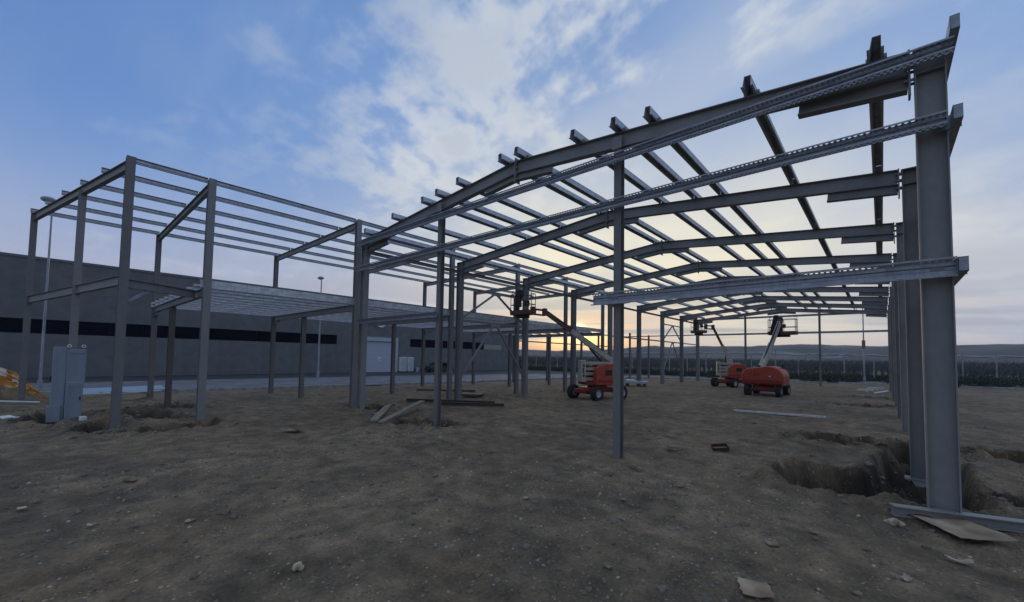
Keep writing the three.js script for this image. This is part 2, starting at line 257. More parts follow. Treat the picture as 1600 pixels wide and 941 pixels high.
// ------------------------------------------------------------------ roads, kerb, distant land
function strip(left, right, y, sub = 6) {                     // a sheet between two polylines of [x, d]
  const pos = [], uv = [], idx = []; let row = 0;
  for (let i = 0; i < left.length; i++) for (let k = 0; k <= sub; k++) { const x = lerp(left[i][0], right[i][0], k / sub), d = lerp(left[i][1], right[i][1], k / sub); pos.push(x, y, -d); uv.push(x / 5, d / 5); }
  row = sub + 1;
  for (let i = 0; i + 1 < left.length; i++) for (let k = 0; k < sub; k++) { const a = i * row + k; idx.push(a, a + 1, a + row, a + 1, a + row + 1, a + row); }
  const g = new THREE.BufferGeometry(); g.setAttribute('position', new THREE.Float32BufferAttribute(pos, 3)); g.setAttribute('uv', new THREE.Float32BufferAttribute(uv, 2)); g.setIndex(idx); g.computeVertexNormals();
  if (g.attributes.normal.getY(0) < 0) { const ix = g.index.array; for (let i = 0; i < ix.length; i += 3) [ix[i], ix[i + 1]] = [ix[i + 1], ix[i]]; g.computeVertexNormals(); }
  return g;
}
const asphaltMap = dataTex(512, (u, v) => { const q = 1 + 0.22 * fbmP(u, v, 3, 5) + 0.22 * n2p(u * 128, v * 128, 128), k = 200 * q; return [b8(k), b8(k), b8(k * 1.01)]; }, true);
M.asphalt = new THREE.MeshStandardMaterial({ color: new THREE.Color().setRGB(0.07, 0.072, 0.075), map: asphaltMap, roughness: 0.9 });
M.lane = new THREE.MeshStandardMaterial({ color: new THREE.Color().setRGB(0.26, 0.265, 0.275), map: asphaltMap, roughness: 0.85 });
M.kerb = new THREE.MeshStandardMaterial({ color: new THREE.Color().setRGB(0.52, 0.52, 0.50), map: asphaltMap, roughness: 0.85 });
const nearEdge = [[-22, -60], [-15.2, -12], [-13.9, -5.6], [-12.4, 0], [-11.5, 5.5], [-10.7, 11.5], [-10.3, 18], [-10, 24], [-8.6, 31], [-6.2, 35], [-2.6, 37.6], [2, 40.5], [6.8, 43.2], [12, 45.2], [30, 50], [80, 62]];
const farEdge = [[-26, -60], [-23.5, -12], [-23, -5.6], [-22.9, 0], [-22.4, 5.5], [-22, 11.5], [-21.4, 18], [-20, 26], [-18, 34], [-12, 39], [-5, 41.5], [1, 44], [6, 46.6], [11, 48.8], [29, 54], [79, 66]];
struct('road', strip(nearEdge, farEdge, 0.0), M.lane);
struct('pavement', strip([[-26.004, -60], [-23.504, -12], [-23.004, -5.6], [-22.904, 0], [-22.404, 5.5], [-22.004, 11.5], [-21.404, 18], [-20.004, 26], [-18.004, 34], [-12.4, 39], [-9, 46], [-9, 60]], [-60, -12, -5.6, 0, 5.5, 11.5, 18, 26, 34, 39, 46, 60].map(d => [-60, d]), -0.012), M.asphalt);
{ const g = []; for (let i = 1; i + 2 < nearEdge.length; i++) { const [x0, d0] = nearEdge[i], [x1, d1] = nearEdge[i + 1], n = Math.max(2, Math.round(Math.hypot(x1 - x0, d1 - d0) / 1.0)); for (let k = 0; k < n; k++) { if ((i * 7 + k * 5) % 11 === 0) continue; const a = k / n, c = (k + 0.985) / n; g.push(sweep(Rc(0.16, 0.17), V(lerp(x0, x1, a), 0.0, lerp(d0, d1, a)), V(lerp(x0, x1, c), 0.0, lerp(d0, d1, c)))); } } struct('kerb', g, M.kerb); }
{ // hills and fields around the site, rising to a long flat ridge
  const nr = 46, na = 360, pos = [], col = [], idx = [];
  for (let j = 0; j <= nr; j++) for (let i = 0; i <= na; i++) {
    const q = j / nr, rad = 120 * Math.pow(11, q), th = (i % na) / na * 2 * Math.PI, x = Math.cos(th) * rad, d = Math.sin(th) * rad, az = Math.atan2(x - EYE.x, d + 7.4) * 180 / Math.PI;
    const ridge = 44 + 7 * n2(Math.cos(th) * 3 + 7, Math.sin(th) * 3) + 3.5 * n2(Math.cos(th) * 11, Math.sin(th) * 11) + 2 * n2(Math.cos(th) * 40, Math.sin(th) * 40) + 9 * sstep(2, 14, az) * sstep(60, 30, az) - 15 * sstep(-22, -30, az) * sstep(-75, -50, az);
    const up = sstep(420, 900, rad) * 0.60 * ridge * (1 + 0.10 * fbm(x / 300, d / 300, 3)) + sstep(150, 600, rad) * 4.0 * (1 + fbm(x / 90, d / 90, 3)) + sstep(1000, 1300, rad) * 14 * Math.max(0, n2(Math.cos(th) * 6 + 2, Math.sin(th) * 6 + 4) + 0.25);
    pos.push(x, up - 0.4 - 3 * (1 - sstep(120, 160, rad)), -d);
    const patch = fbm(x / 160 + 4, d / 240, 3), woods = sstep(0.0, 0.3, fbm(x / 60, d / 90 + 7, 4));
    let c = mix3([0.050, 0.056, 0.042], [0.115, 0.105, 0.085], sstep(-0.1, 0.35, patch)); c = mix3(c, [0.030, 0.036, 0.027], 0.85 * woods); if (sstep(0.36, 0.5, fbm(x / 70 + 50, d / 110, 3)) > 0.5) c = [0.16, 0.16, 0.155];
    col.push(...c);
  }
  for (let j = 0; j < nr; j++) for (let i = 0; i < na; i++) { const a = j * (na + 1) + i; idx.push(a, a + 1, a + na + 1, a + 1, a + na + 2, a + na + 1); }
  const g = new THREE.BufferGeometry(); g.setAttribute('position', new THREE.Float32BufferAttribute(pos, 3)); g.setAttribute('color', new THREE.Float32BufferAttribute(col, 3)); g.setIndex(idx); g.computeVertexNormals();
  struct('hills', g, new THREE.MeshStandardMaterial({ vertexColors: true, roughness: 1, side: THREE.DoubleSide }));
}

// ------------------------------------------------------------------ steel frames
const B = 4.414, W = 14.03, HE = 5.97, RISE = 0.655, NF = 9;
const rafterTop = x => HE + RISE * (1 - Math.abs(x - W / 2) / (W / 2));
const hall = thing('steel_hall_frame', 'bare grey steel frame of a long gabled hall with rows of roof purlins', 'steel frame', [0, 0, 0]);
const HC = 0.29, BF = 0.17, HR = 0.30;
{
  const colGeo = merge([sweep(I(HC, BF, 0.016, 0.012), V(0, -0.7, 0), V(0, HE - 0.02, 0), new THREE.Vector3(1, 0, 0)), box(HC - 0.03, 0.012, BF - 0.01, 0, HE - 0.32, 0), box(HC + 0.02, 0.02, BF + 0.02, 0, HE - 0.012, 0)]);
  const plateGeo = merge([box(0.46, 0.03, 0.34, 0, 0.0, 0)]);
  const half = W / 2;
  const rafL = [sweep(I(HR, BF * 0.95), V(HC / 2 + 0.055, HE - HR / 2 + RISE * (HC / 2) / half, 0), V(half - 0.012, HE + RISE - HR / 2, 0))];
  const haunchL = [sweep(I(0.2, BF * 0.9), V(HC / 2 + 0.055, HE - HR - 0.09, 0), V(HC / 2 + 1.25, HE - HR - 0.09 + RISE * 1.25 / half, 0))];
  const apexL = [sweep(I(0.17, BF * 0.9), V(half - 1.05, HE + RISE - HR - 0.08 - RISE * 1.05 / half, 0), V(half - 0.012, HE + RISE - HR - 0.08, 0))];
  const splice = [box(0.022, HR + 0.30, BF + 0.01, 0, 0, 0)];
  for (const s of [-0.1, 0.06, 0.2]) for (const z of [-0.055, 0.055]) splice.push(box(0.10, 0.028, 0.028, 0, s, z));
  const geos = { colGeo, plateGeo, rafL: merge(rafL), haunchL: merge(haunchL), apexL: merge(apexL), splice: merge(splice) };
  const mirror = g => { const q = g.clone(); q.applyMatrix4(new THREE.Matrix4().makeRotationY(Math.PI)); q.translate(W, 0, 0); return q; };
  geos.rafR = mirror(geos.rafL); geos.haunchR = mirror(geos.haunchL); geos.apexR = mirror(geos.apexL);
  for (let k = 0; k < NF; k++) {
    const z = -k * B;
    for (const x of [0, W]) { const c = part('column', colGeo, k % 2 ? M.steelB : M.steel, hall); c.position.set(x, 0, z); const p = part('base_plate', plateGeo, M.galv, c); p.position.y = -0.06; if (k === 1 && x > 1) { p.position.y = -0.40; part('grout_pad', [box(0.36, 0.14, 0.34, 0, -0.49, 0)], M.conc0, c); } }
    for (const s of ['L', 'R']) {
      const r = part('rafter', geos['raf' + s], M.steel, hall); r.position.z = z;
      part('haunch', geos['haunch' + s], M.steel, r); part('apex_haunch', geos['apex' + s], M.steel, r);
      const e = part('splice_plate', geos.splice, M.steel, r); e.position.set(s === 'L' ? HC / 2 + 0.046 : W - HC / 2 - 0.046, HE - HR / 2 - 0.12, 0);
    }
    const e = part('splice_plate', geos.splice, M.steel, hall); e.position.set(W / 2, HE + RISE - HR / 2 - 0.08, z);
  }
  // gable posts, front and back
  const PX = [4.19, 9.69];
  for (const k of [0, NF - 1]) for (const x of PX) {
    const d = k ? k * B : -0.0, top = rafterTop(x) - HR;
    const p = part('gable_post', sweep(I(0.15, 0.15, 0.011, 0.009), V(0, -0.7, 0), V(0, top, 0), new THREE.Vector3(0, 0, 1)), M.steelB, hall); p.position.set(x, 0, -d);
    part('post_plate', merge([box(0.2, 0.24, 0.014, 0, top + 0.08, BF / 2 + 0.012)]), M.steel, p);
  }
  // purlins
  const PUR = [0.55, 2.20, 3.72, 4.36, 5.24, 6.77, 7.28, 8.82, 9.74, 10.42, 12.02, 13.52], HP = 0.16;
  const slope = Math.atan2(RISE, W / 2);
  for (const x of PUR) {
    const y = rafterTop(x) + HP / 2 + 0.004, right = x > W / 2, dir = right ? 1 : -1, tilt = new THREE.Vector3((right ? 1 : -1) * Math.sin(slope), Math.cos(slope), 0);
    for (let k = 0; k < NF - 1; k++) {
      const d0 = k ? k * B + 0.012 : -0.36, d1 = k === NF - 2 ? (NF - 1) * B + 0.3 : (k + 1) * B - 0.012;
      const g = [sweep(Hat(HP, 0.175), new THREE.Vector3(0, 0, -d0), new THREE.Vector3(0, 0, -d1), tilt)];
      const p = part('purlin', g, M.purlin, hall); p.position.set(x, y, 0);
      if (k === 0) part('cleat', merge([box(0.05, 0.05, 0.10, 0.085, -HP / 2 + 0.03, 0.02), box(0.05, 0.05, 0.10, -0.085, -HP / 2 + 0.03, 0.02)]), M.steel, p);
    }
  }
  // gable girts in front of the columns, flanges punched with holes
  const FH = 0.16, FB = 0.10;
  function girt(x0, x1, y, d, tilt = 0) {
    const web = sweep([[-FH * 0 - 0.003, -FH / 2], [0.003, -FH / 2], [0.003, -FH * 0.18], [0.03, -FH * 0.10], [0.03, FH * 0.10], [0.003, FH * 0.18], [0.003, FH / 2], [-0.003, FH / 2], [-0.003, FH * 0.18 + 0.003], [0.024, FH * 0.10 + 0.003], [0.024, -FH * 0.10 - 0.003], [-0.003, -FH * 0.18 - 0.003]], V(x0, y, d), V(x1, y, d));
    const p = part('girt', web, M.galv, hall);
    for (const s of [-1, 1]) {
      const f = new THREE.PlaneGeometry(FB, x1 - x0); f.rotateX(-Math.PI / 2); f.rotateY(-Math.PI / 2); const u = f.attributes.uv; for (let i = 0; i < u.count; i++) u.setXY(i, u.getX(i) * 0.1, u.getY(i) * (x1 - x0)); f.translate(0, 0, FB / 2); f.rotateX(-s * tilt); f.translate((x0 + x1) / 2, y + s * (FH / 2 - 0.001), -d + 0.003);
      part('punched_flange', f, M.punched, p);
      const ly = y + s * (FH / 2 - 0.012 + Math.sin(tilt) * FB), ld = d - Math.cos(tilt) * FB - 0.003; part('lip', sweep(Rc(0.005, 0.022), V(x0, ly, ld), V(x1, ly, ld)), M.galv, p);
    }
    return p;
  }
  const GD = -0.19;
  girt(-0.18, W + 0.2, 5.79, GD); girt(-0.18, W + 0.12, 4.90, GD); girt(-0.1, PX[0] + 0.1, 3.07, GD); girt(9.24, W + 0.16, 3.07, GD, 0.40);
  for (const [x, y] of [[0, 4.9], [0, 3.07], [PX[0], 4.9], [PX[0], 3.07], [PX[1], 5.79], [PX[1], 4.9], [PX[1], 3.07], [W, 5.79], [W, 4.9], [W, 3.07]]) part('cleat', box(0.12, 0.14, 0.012, x, y, -GD - 0.012), M.steel, hall);
  // side girts outside the right columns, running on past the gable
  for (const y of [6.00, 4.90, 3.08, 1.5]) for (let k = 0; k < NF - 1; k++) {
    if (y === 1.5 && k < 2) continue;
    const p = part('side_girt', [sweep(Cs(0.17, 0.085, -1, 0.02, 0.005), V(0, 0, k ? k * B + 0.01 : -0.36), V(0, 0, (k + 1) * B - 0.01)), ...(k ? [] : [box(0.085, 0.17, 0.006, 0.0425, 0, 0.357)])], M.galv, hall); p.position.set(W + HC / 2 + 0.012, y, 0);
  }
  for (const y of [4.90, 3.08]) part('corner_plate', plateXY([[W + 0.0, y - 0.09], [W + 0.255, y - 0.09], [W + 0.255, y + 0.085], [W, y + 0.085]], 0.006, -0.10), M.galv, hall);
  // girts of the far gable and tie along the left columns
  for (const [x0, x1, y] of [[0, W, 4.45], [0, W, 5.93]]) part('girt', sweep(Cs(0.16, 0.09, 1), V(x0, y, (NF - 1) * B + 0.16), V(x1, y, (NF - 1) * B + 0.16)), M.galv, hall);
  for (let k = 1; k < NF - 1; k++) if (k !== 2 && k !== 3) part('tie', sweep(Rc(0.09, 0.09), V(0, 3.48, k * B + 0.1), V(0, 3.48, (k + 1) * B - 0.1)), M.steel, hall);
  for (let k = 0; k < NF - 1; k++) part('eave_tie', sweep(I(0.12, 0.1, 0.008, 0.008), V(0.0, HE - 0.42, k * B + 0.1), V(0.0, HE - 0.42, (k + 1) * B - 0.1)), M.steel, hall);
  // K bracing in two bays of the left side
  for (const k of [1, 6]) {
    const a = k * B + 0.1, c = (k + 1) * B - 0.1, m = (a + c) / 2;
    for (const [y0, y1] of [[1.0, 3.42], [3.56, 4.86]]) {
      for (const e of [a, c]) part('brace', sweep(Rc(0.075, 0.075), V(0.0, y0, e), V(0.0, y1 - 0.04, m + (e < m ? -0.12 : 0.12))), M.steel, hall);
      const g = new THREE.BoxGeometry(0.014, 0.16, 0.62); g.translate(0.03, y1, -m); part('gusset_plate', g, M.galv, hall);
      part('brace_tie', sweep(Rc(0.08, 0.08), V(0, y1 + 0.06, a), V(0, y1 + 0.06, c)), M.steel, hall);
    }
  }
}

const annex = thing('two_storey_steel_frame', 'two-storey grey steel frame left of the hall with close-set floor joists and bare roof beams', 'steel frame', [-0.56, 0, 0]);
{
  annex.position.set(0, 0, 0);
  const XA = -0.56, XM = -4.98, XC = -8.46, HT = 6.80, ZA = -6.12, ZC = -7.76, XF = -3.85, ZM = -6.80, NA = 4, MZ = 3.88;
  const colA = sweep(I(0.17, 0.18, 0.011, 0.009), V(0, -0.7, 0), V(0, HT, 0), new THREE.Vector3(1, 0, 0));
  const colC = sweep(I(0.17, 0.17, 0.011, 0.009), V(0, -0.7, 0), V(0, HT - 0.08, 0), new THREE.Vector3(1, 0, 0));
  const colM = sweep(I(0.17, 0.16, 0.011, 0.009), V(0, -0.7, 0), V(0, MZ - 0.38, 0), new THREE.Vector3(1, 0, 0));
  const place = (g, x, d, m) => { const p = part('column', g, m || M.steelB, annex); p.position.set(x, 0, -d); return p; };
  place(colA, XA, ZA); place(colC, XC, ZC); place(sweep(I(0.18, 0.17, 0.011, 0.009), V(0, -0.7, 0), V(0, HT - 0.24, 0), new THREE.Vector3(1, 0, 0)), XF, ZM, M.steel);
  for (let k = -1; k <= NA; k++) {
    const d = k * B; place(colA, XA, d, M.steel); place(colC, XC, d); place(colM, XM, d, k < 0 ? new THREE.MeshStandardMaterial({ color: new THREE.Color().setRGB(0.17, 0.145, 0.13), roughness: 0.75, map: steelMap }) : M.steelB);
    part('roof_beam', sweep(I(0.22, 0.11, 0.010, 0.008), V(XA - 0.09, HT - 0.19, d), V(XC + 0.09, HT - 0.27, d)), M.steel, annex);
    part('floor_beam', sweep(I(0.22, 0.12, 0.011, 0.008), V(XA - 0.09, MZ - 0.27, d), V(XC - 0.05, MZ - 0.27, d)), M.steel, annex);
    part('floor_beam_bracket', sweep(I(0.12, 0.1, 0.01, 0.008), V(XC + 0.09, MZ - 0.46, d), V(XC + 0.8, MZ - 0.46, d)), M.steel, annex);
  }
  // the front end stands askew: beams from the near column to the far left column
  part('roof_beam', sweep(I(0.24, 0.12, 0.011, 0.008), V(XA - 0.09, HT - 0.20, ZA - 0.02), V(XC + 0.09, HT - 0.28, ZC + 0.02)), M.steel, annex);
  part('floor_beam', sweep(I(0.24, 0.12, 0.011, 0.008), V(XA - 0.09, MZ - 0.20, ZA - 0.02), V(XC + 0.09, MZ - 0.24, ZC + 0.02)), M.steel, annex);
  part('floor_beam', sweep(I(0.22, 0.12, 0.011, 0.008), V(XA - 0.05, MZ - 0.27, ZA + 0.10), V(-1.5, MZ - 0.27, -B - 0.07)), M.steel, annex);
  part('knee_brace', sweep(Rc(0.06, 0.06), V(XA - 0.05, MZ - 0.72, ZA + 0.10), V(XA - 0.30, MZ - 0.38, ZA + 0.52)), M.galv, annex);
  // roof purlins: the nearest one ties the column heads
  for (let i = 0; i < 6; i++) {
    const q = i / 5, x = lerp(XA - 0.02, XC + 0.12, q), y = HT - 0.01 - 0.08 * q + (i ? 0 : -0.06), s = ZA + (ZC - ZA) * q - (i ? 0.10 : -0.09);
    for (let k = -1; k <= NA; k++) {
      const d0 = k < 0 ? s : (k - 1) * B + (i ? 0.012 : 0.10), d1 = k * B - (i ? 0.012 : 0.10) + (k === NA && i ? 0.3 : 0);
      part('roof_purlin', sweep(Sig(0.14, 0.06, -1), V(x, y, d0), V(x, y, d1)), M.zincDull, annex);
    }
  }
  // floor joists, 10 in each bay, the nearest deeper
  const NJ = 10;
  for (let i = 0; i < NJ; i++) {
    const q = i / (NJ - 1), x = lerp(XA - 0.06, XC + 0.02, q);
    for (let k = 0; k <= NA; k++) {
      const d0 = k ? (k - 1) * B + 0.01 : -B - 0.14, d1 = k * B - 0.01;
      part('floor_joist', sweep(Cs(i ? 0.19 : 0.22, i ? 0.10 : 0.075, i ? -1 : 1, i ? 0.062 : 0.02, 0.005), V(x, MZ - 0.16 + 0.09 + (i ? 0 : 0.025), d0), V(x, MZ - 0.16 + 0.09 + (i ? 0 : 0.025), d1)), M.zinc, annex);
    }
  }
  // single posts that continue the left rows behind, with a rail
  const low = sweep(I(0.15, 0.15, 0.011, 0.009), V(0, -0.5, 0), V(0, 4.55, 0), new THREE.Vector3(1, 0, 0));
  for (const [x, k] of [[XC, 5], [XC, 6], [XC, 7], [XM, 5], [XM, 7], [XM, 8], [XC, 8]]) place(low, x, k * B);
  part('rail', sweep(Rc(0.1, 0.1), V(XC, 3.3, 4 * B), V(XC, 3.3, 8 * B)), M.steel, annex);
  part('rail', sweep(Rc(0.1, 0.1), V(XC, 4.5, 4 * B), V(XC, 4.5, 8 * B)), M.steel, annex);
  part('rail', sweep(Rc(0.1, 0.1), V(XC, 4.45, 8 * B), V(0, 4.45, 8 * B)), M.steel, annex);
  part('rail', sweep(Rc(0.09, 0.09), V(XC, 2.5, 8 * B), V(0, 2.5, 8 * B)), M.steel, annex);
}

// ------------------------------------------------------------------ warehouse across the road
const cladMap = dataTex(256, (u, v) => { const q = 1 + 0.10 * fbmP(u, v, 3, 4) + 0.10 * n2p(u * 64, v * 64, 64), k = 215 * q; return [b8(k), b8(k), b8(k)]; }, true, [0.4, 0.4]);
M.clad = [0, 1, 2].map(i => new THREE.MeshStandardMaterial({ color: new THREE.Color().setRGB(0.205 + 0.005 * i, 0.212 + 0.005 * i, 0.200 + 0.005 * i), map: cladMap, roughness: 0.8 }));
M.darkGlass = new THREE.MeshPhysicalMaterial({ color: new THREE.Color().setRGB(0.004, 0.005, 0.009), roughness: 0.5, specularIntensity: 0.15 });
M.paleGlass = new THREE.MeshStandardMaterial({ color: new THREE.Color().setRGB(0.30, 0.29, 0.22), roughness: 0.4 });  // yellowish sky reflection put into the pane colour
M.paleMetal = new THREE.MeshStandardMaterial({ color: new THREE.Color().setRGB(0.42, 0.44, 0.46), roughness: 0.6 });
M.doorGrey = new THREE.MeshStandardMaterial({ color: new THREE.Color().setRGB(0.42, 0.45, 0.49), roughness: 0.6 });
M.dark = new THREE.MeshStandardMaterial({ color: new THREE.Color().setRGB(0.02, 0.021, 0.023), roughness: 0.7 });
M.white = new THREE.MeshStandardMaterial({ color: new THREE.Color().setRGB(0.72, 0.72, 0.70), roughness: 0.7 });
const shed = thing('warehouse', 'long dark grey warehouse with a black window band behind the road', 'warehouse', [-30.5, 0, 12]);
{
  const X = 0, D = d => -(d - 12), TOP = 8.38, d0 = -26, d1 = 43;
  const lay = (name, y0, y1, a, c, mat, t = 0.12, gap = 0.007, x = 0) => { const g = new THREE.BoxGeometry(t, y1 - y0 - gap, c - a - gap); scaleUV(g, t, y1 - y0, c - a); const m = part(name, g, mat, shed); m.position.set(x - t / 2, (y0 + y1) / 2, D((a + c) / 2)); return m; };
  part('core_wall', [box(20, TOP - 0.15, d1 - d0 - 0.2, -10.16, (TOP - 0.15) / 2, D((d0 + d1) / 2))], M.dark, shed);
  part('roof', [box(20.3, 0.14, d1 - d0 + 0.1, -10.1, TOP - 0.06, D((d0 + d1) / 2))], M.clad[0], shed);
  part('parapet_cap', [box(0.22, 0.05, d1 - d0 + 0.1, -0.06, TOP + 0.035, D((d0 + d1) / 2))], M.clad[2], shed);
  const band = [[-16, 13.75], [23.1, 36.0], [36.08, 39.9]], door = [16.55, 21.3];
  const cuts = [d0, -20, -14, -8, -2, 4, 10, 13.75, 16.55, 21.3, 23.1, 30, 36.04, 39.9, d1];
  const r = rng(3);
  for (let i = 0; i + 1 < cuts.length; i++) {
    const a = cuts[i], c = cuts[i + 1], mid = (a + c) / 2, mat = () => M.clad[Math.floor(r() * 3)];
    const inBand = band.find(q => mid > q[0] && mid < q[1]), isDoor = mid > door[0] && mid < door[1];
    if (isDoor) { lay('wall_panel', 4.1, 6.05, a, c, mat()); lay('wall_panel', 6.05, TOP, a, c, mat()); continue; }
    lay('wall_panel', 0.28, 3.08, a, c, mat()); lay('plinth', 0, 0.28, a, c, M.clad[0], 0.15);
    if (inBand) {
      const n = Math.max(1, Math.round((c - a) / 2)); const pale = a > 36;
      for (let k = 0; k < n; k++) { const g = new THREE.BoxGeometry(0.02, pale ? 0.76 : 0.98, (c - a) / n - 0.04); const m = part('window_pane', g, pale ? M.paleGlass : M.darkGlass, shed); m.position.set(-0.06, pale ? 3.5 : 3.58, D(a + (k + 0.5) * (c - a) / n)); }
      lay('wall_panel', pale ? 3.88 : 4.08, 6.05, a, c, mat());
    } else lay('wall_panel', 3.08, 6.05, a, c, mat());
    lay('wall_panel', 6.05, TOP, a, c, mat());
  }
  for (let i = 0; i < 7; i++) { const m = part('roller_door_slat', new THREE.BoxGeometry(0.05, 0.5, 3.9), M.doorGrey, shed); m.position.set(-0.05, 0.26 + i * 0.506, D(18.75)); }
  const pillar = new THREE.BoxGeometry(0.25, 4.1, 0.36), lintel = new THREE.BoxGeometry(0.26, 0.48, 4.0);
  for (const d of [16.72, 21.12]) { const m = part('door_frame', pillar, M.paleMetal, shed); m.position.set(0.02, 2.05, D(d)); }
  { const m = part('door_lintel', lintel, M.paleMetal, shed); m.position.set(0.02, 3.84, D(18.92)); }
  { const m = part('door_reveal', new THREE.BoxGeometry(0.06, 3.58, 0.22), M.clad[0], shed); m.position.set(-0.02, 1.8, D(20.82)); }
  { const cv = document.createElement('canvas'); cv.width = cv.height = 64; const q = cv.getContext('2d'); q.fillStyle = '#e8e8e6'; q.fillRect(0, 0, 64, 64); q.fillStyle = '#7d848c'; q.font = 'bold 56px sans-serif'; q.textAlign = 'center'; q.textBaseline = 'middle'; q.fillText('W', 32, 36); const t = new THREE.CanvasTexture(cv); t.colorSpace = THREE.SRGBColorSpace;
    const g = new THREE.BoxGeometry(0.01, 0.4, 0.36); const m = part('door_notice', g, new THREE.MeshStandardMaterial({ map: t, roughness: 0.7 }), shed); m.position.set(-0.015, 1.55, D(18.95)); }
}
{ // round sign over the roller door
  const cv = document.createElement('canvas'); cv.width = cv.height = 256; const q = cv.getContext('2d'); q.fillStyle = '#dfe3e6'; q.fillRect(0, 0, 256, 256); q.fillStyle = '#10141c'; q.font = 'italic bold 150px sans-serif'; q.textAlign = 'center'; q.textBaseline = 'middle'; q.fillText('hp', 128, 128);
  const t = new THREE.CanvasTexture(cv); t.colorSpace = THREE.SRGBColorSpace;
  const s = thing('round_sign', 'round white sign with dark letters high on the warehouse above the roller door', 'sign', [-30.5, 6.1, 18.95]);
  const disc = new THREE.CylinderGeometry(0.86, 0.86, 0.08, 40); disc.rotateZ(-Math.PI / 2); part('sign_disc', disc, M.paleMetal, s).position.x = 0.06;
  const face = new THREE.CircleGeometry(0.84, 40); face.rotateY(Math.PI / 2); part('sign_face', face, new THREE.MeshStandardMaterial({ map: t, roughness: 0.6 }), s).position.x = 0.104;
}
for (const [d, lab] of [[21.88, 'white metal cabinet against the warehouse wall, beside the roller door frame'], [22.92, 'white metal cabinet against the warehouse wall, the one farther from the roller door']]) {
  const c = thing('utility_cabinet', lab, 'cabinet', [-30.2, 0, d], 0, 'white cabinets beside the roller door');
  part('body', rbox(0.5, 1.72, 0.8, 0.02, 0, 0.94, 0), M.white, c); part('door_leaf', box(0.015, 1.55, 0.7, 0.258, 0.95, 0), M.paleMetal, c); part('foot', [box(0.4, 0.09, 0.7, 0, 0.045, 0)], M.dark, c); part('handle', box(0.03, 0.14, 0.03, 0.28, 0.95, 0.28), M.dark, c);
}
{ const c = thing('waste_bin', 'small pale bin on the pavement beside the white cabinets', 'bin', [-30.1, 0, 24.0]); part('body', new THREE.CylinderGeometry(0.24, 0.2, 0.46, 16).translate(0, 0.23, 0), M.paleMetal, c); part('lid', new THREE.CylinderGeometry(0.26, 0.26, 0.04, 16).translate(0, 0.48, 0), M.white, c); }
{ // parked car, mostly behind the columns
  const c = thing('parked_car', 'dark car parked along the warehouse wall, half hidden behind steel columns', 'car', [-28.3, 0, 26.0]);
  const paint = new THREE.MeshPhysicalMaterial({ color: new THREE.Color().setRGB(0.012, 0.013, 0.016), roughness: 0.3, clearcoat: 0.8, clearcoatRoughness: 0.1 });
  const prof = new THREE.Shape(); prof.moveTo(-1.75, 0.22); prof.lineTo(-1.78, 0.55); prof.quadraticCurveTo(-1.7, 0.72, -1.15, 0.76); prof.quadraticCurveTo(-0.75, 1.16, -0.3, 1.2); prof.lineTo(0.75, 1.19); prof.quadraticCurveTo(1.35, 1.1, 1.6, 0.78); prof.quadraticCurveTo(1.74, 0.7, 1.74, 0.35); prof.lineTo(1.7, 0.2); prof.closePath();
  const body = new THREE.ExtrudeGeometry(prof, { depth: 1.18, bevelEnabled: true, bevelSize: 0.07, bevelThickness: 0.1, bevelSegments: 3 }); body.translate(0, 0, -0.59); body.rotateY(Math.PI / 2); part('body', body, paint, c);
  const win = new THREE.Shape(); win.moveTo(-1.0, 0.8); win.quadraticCurveTo(-0.7, 1.09, -0.3, 1.12); win.lineTo(0.7, 1.11); win.quadraticCurveTo(1.1, 1.03, 1.3, 0.8); win.closePath();
  const wg = new THREE.ExtrudeGeometry(win, { depth: 1.41, bevelEnabled: false }); wg.translate(0, 0, -0.705); wg.rotateY(Math.PI / 2); part('side_window', wg, M.darkGlass, c);
  for (const x of [-0.66, 0.66]) for (const z of [-1.1, 1.1]) { const t = new THREE.TorusGeometry(0.2, 0.085, 10, 20); t.rotateY(Math.PI / 2); const w = part('wheel', t, M.dark, c); w.position.set(x, 0.285, z); part('rim', new THREE.CylinderGeometry(0.15, 0.15, 0.1, 14).rotateZ(Math.PI / 2), M.paleMetal, w); }
  for (const x of [-0.5, 0.5]) part('headlight', rbox(0.3, 0.13, 0.06, 0.02, x, 0.6, 1.74), M.paleMetal, c);
}
// ------------------------------------------------------------------ lamp posts
function lampPost(label, x, d, h, r, head) {
  const t = thing('lamp_post', label, 'lamp post', [x, 0, d]);
  part('pole', [new THREE.CylinderGeometry(r * 0.55, r, h, 12).translate(0, h / 2, 0), new THREE.CylinderGeometry(r * 1.5, r * 1.6, 0.5, 12).translate(0, 0.25, 0)], M.galv, t);
  if (head) { part('arm', tube([new THREE.Vector3(0, h - 0.05, 0), new THREE.Vector3(0.12, h + 0.12, 0.1)], r * 0.5), M.galv, t); const g = new THREE.SphereGeometry(0.2, 14, 10); g.scale(1.15, 0.62, 1.35); g.rotateZ(0.25); g.translate(0.16, h + 0.2, 0.14); part('lamp_head', g, M.paleMetal, t); }
  return t;
}
lampPost('tall slender lamp post in front of the warehouse, far left between the first columns', -16.3, -7.35, 8.9, 0.062, true);
lampPost('street lamp with round tilted head at the roadside, rising above the floor joists', -22.6, 8.4, 8.3, 0.085, true);
{ const t = lampPost('lone lamp post beyond the far gable, behind the stacked roof beams', 12.05, 52, 8.4, 0.085, true); part('collar', new THREE.CylinderGeometry(0.16, 0.16, 0.9, 10).translate(0, 4.0, 0), new THREE.MeshStandardMaterial({ color: new THREE.Color().setRGB(0.28, 0.12, 0.08), roughness: 0.8 }), t); }

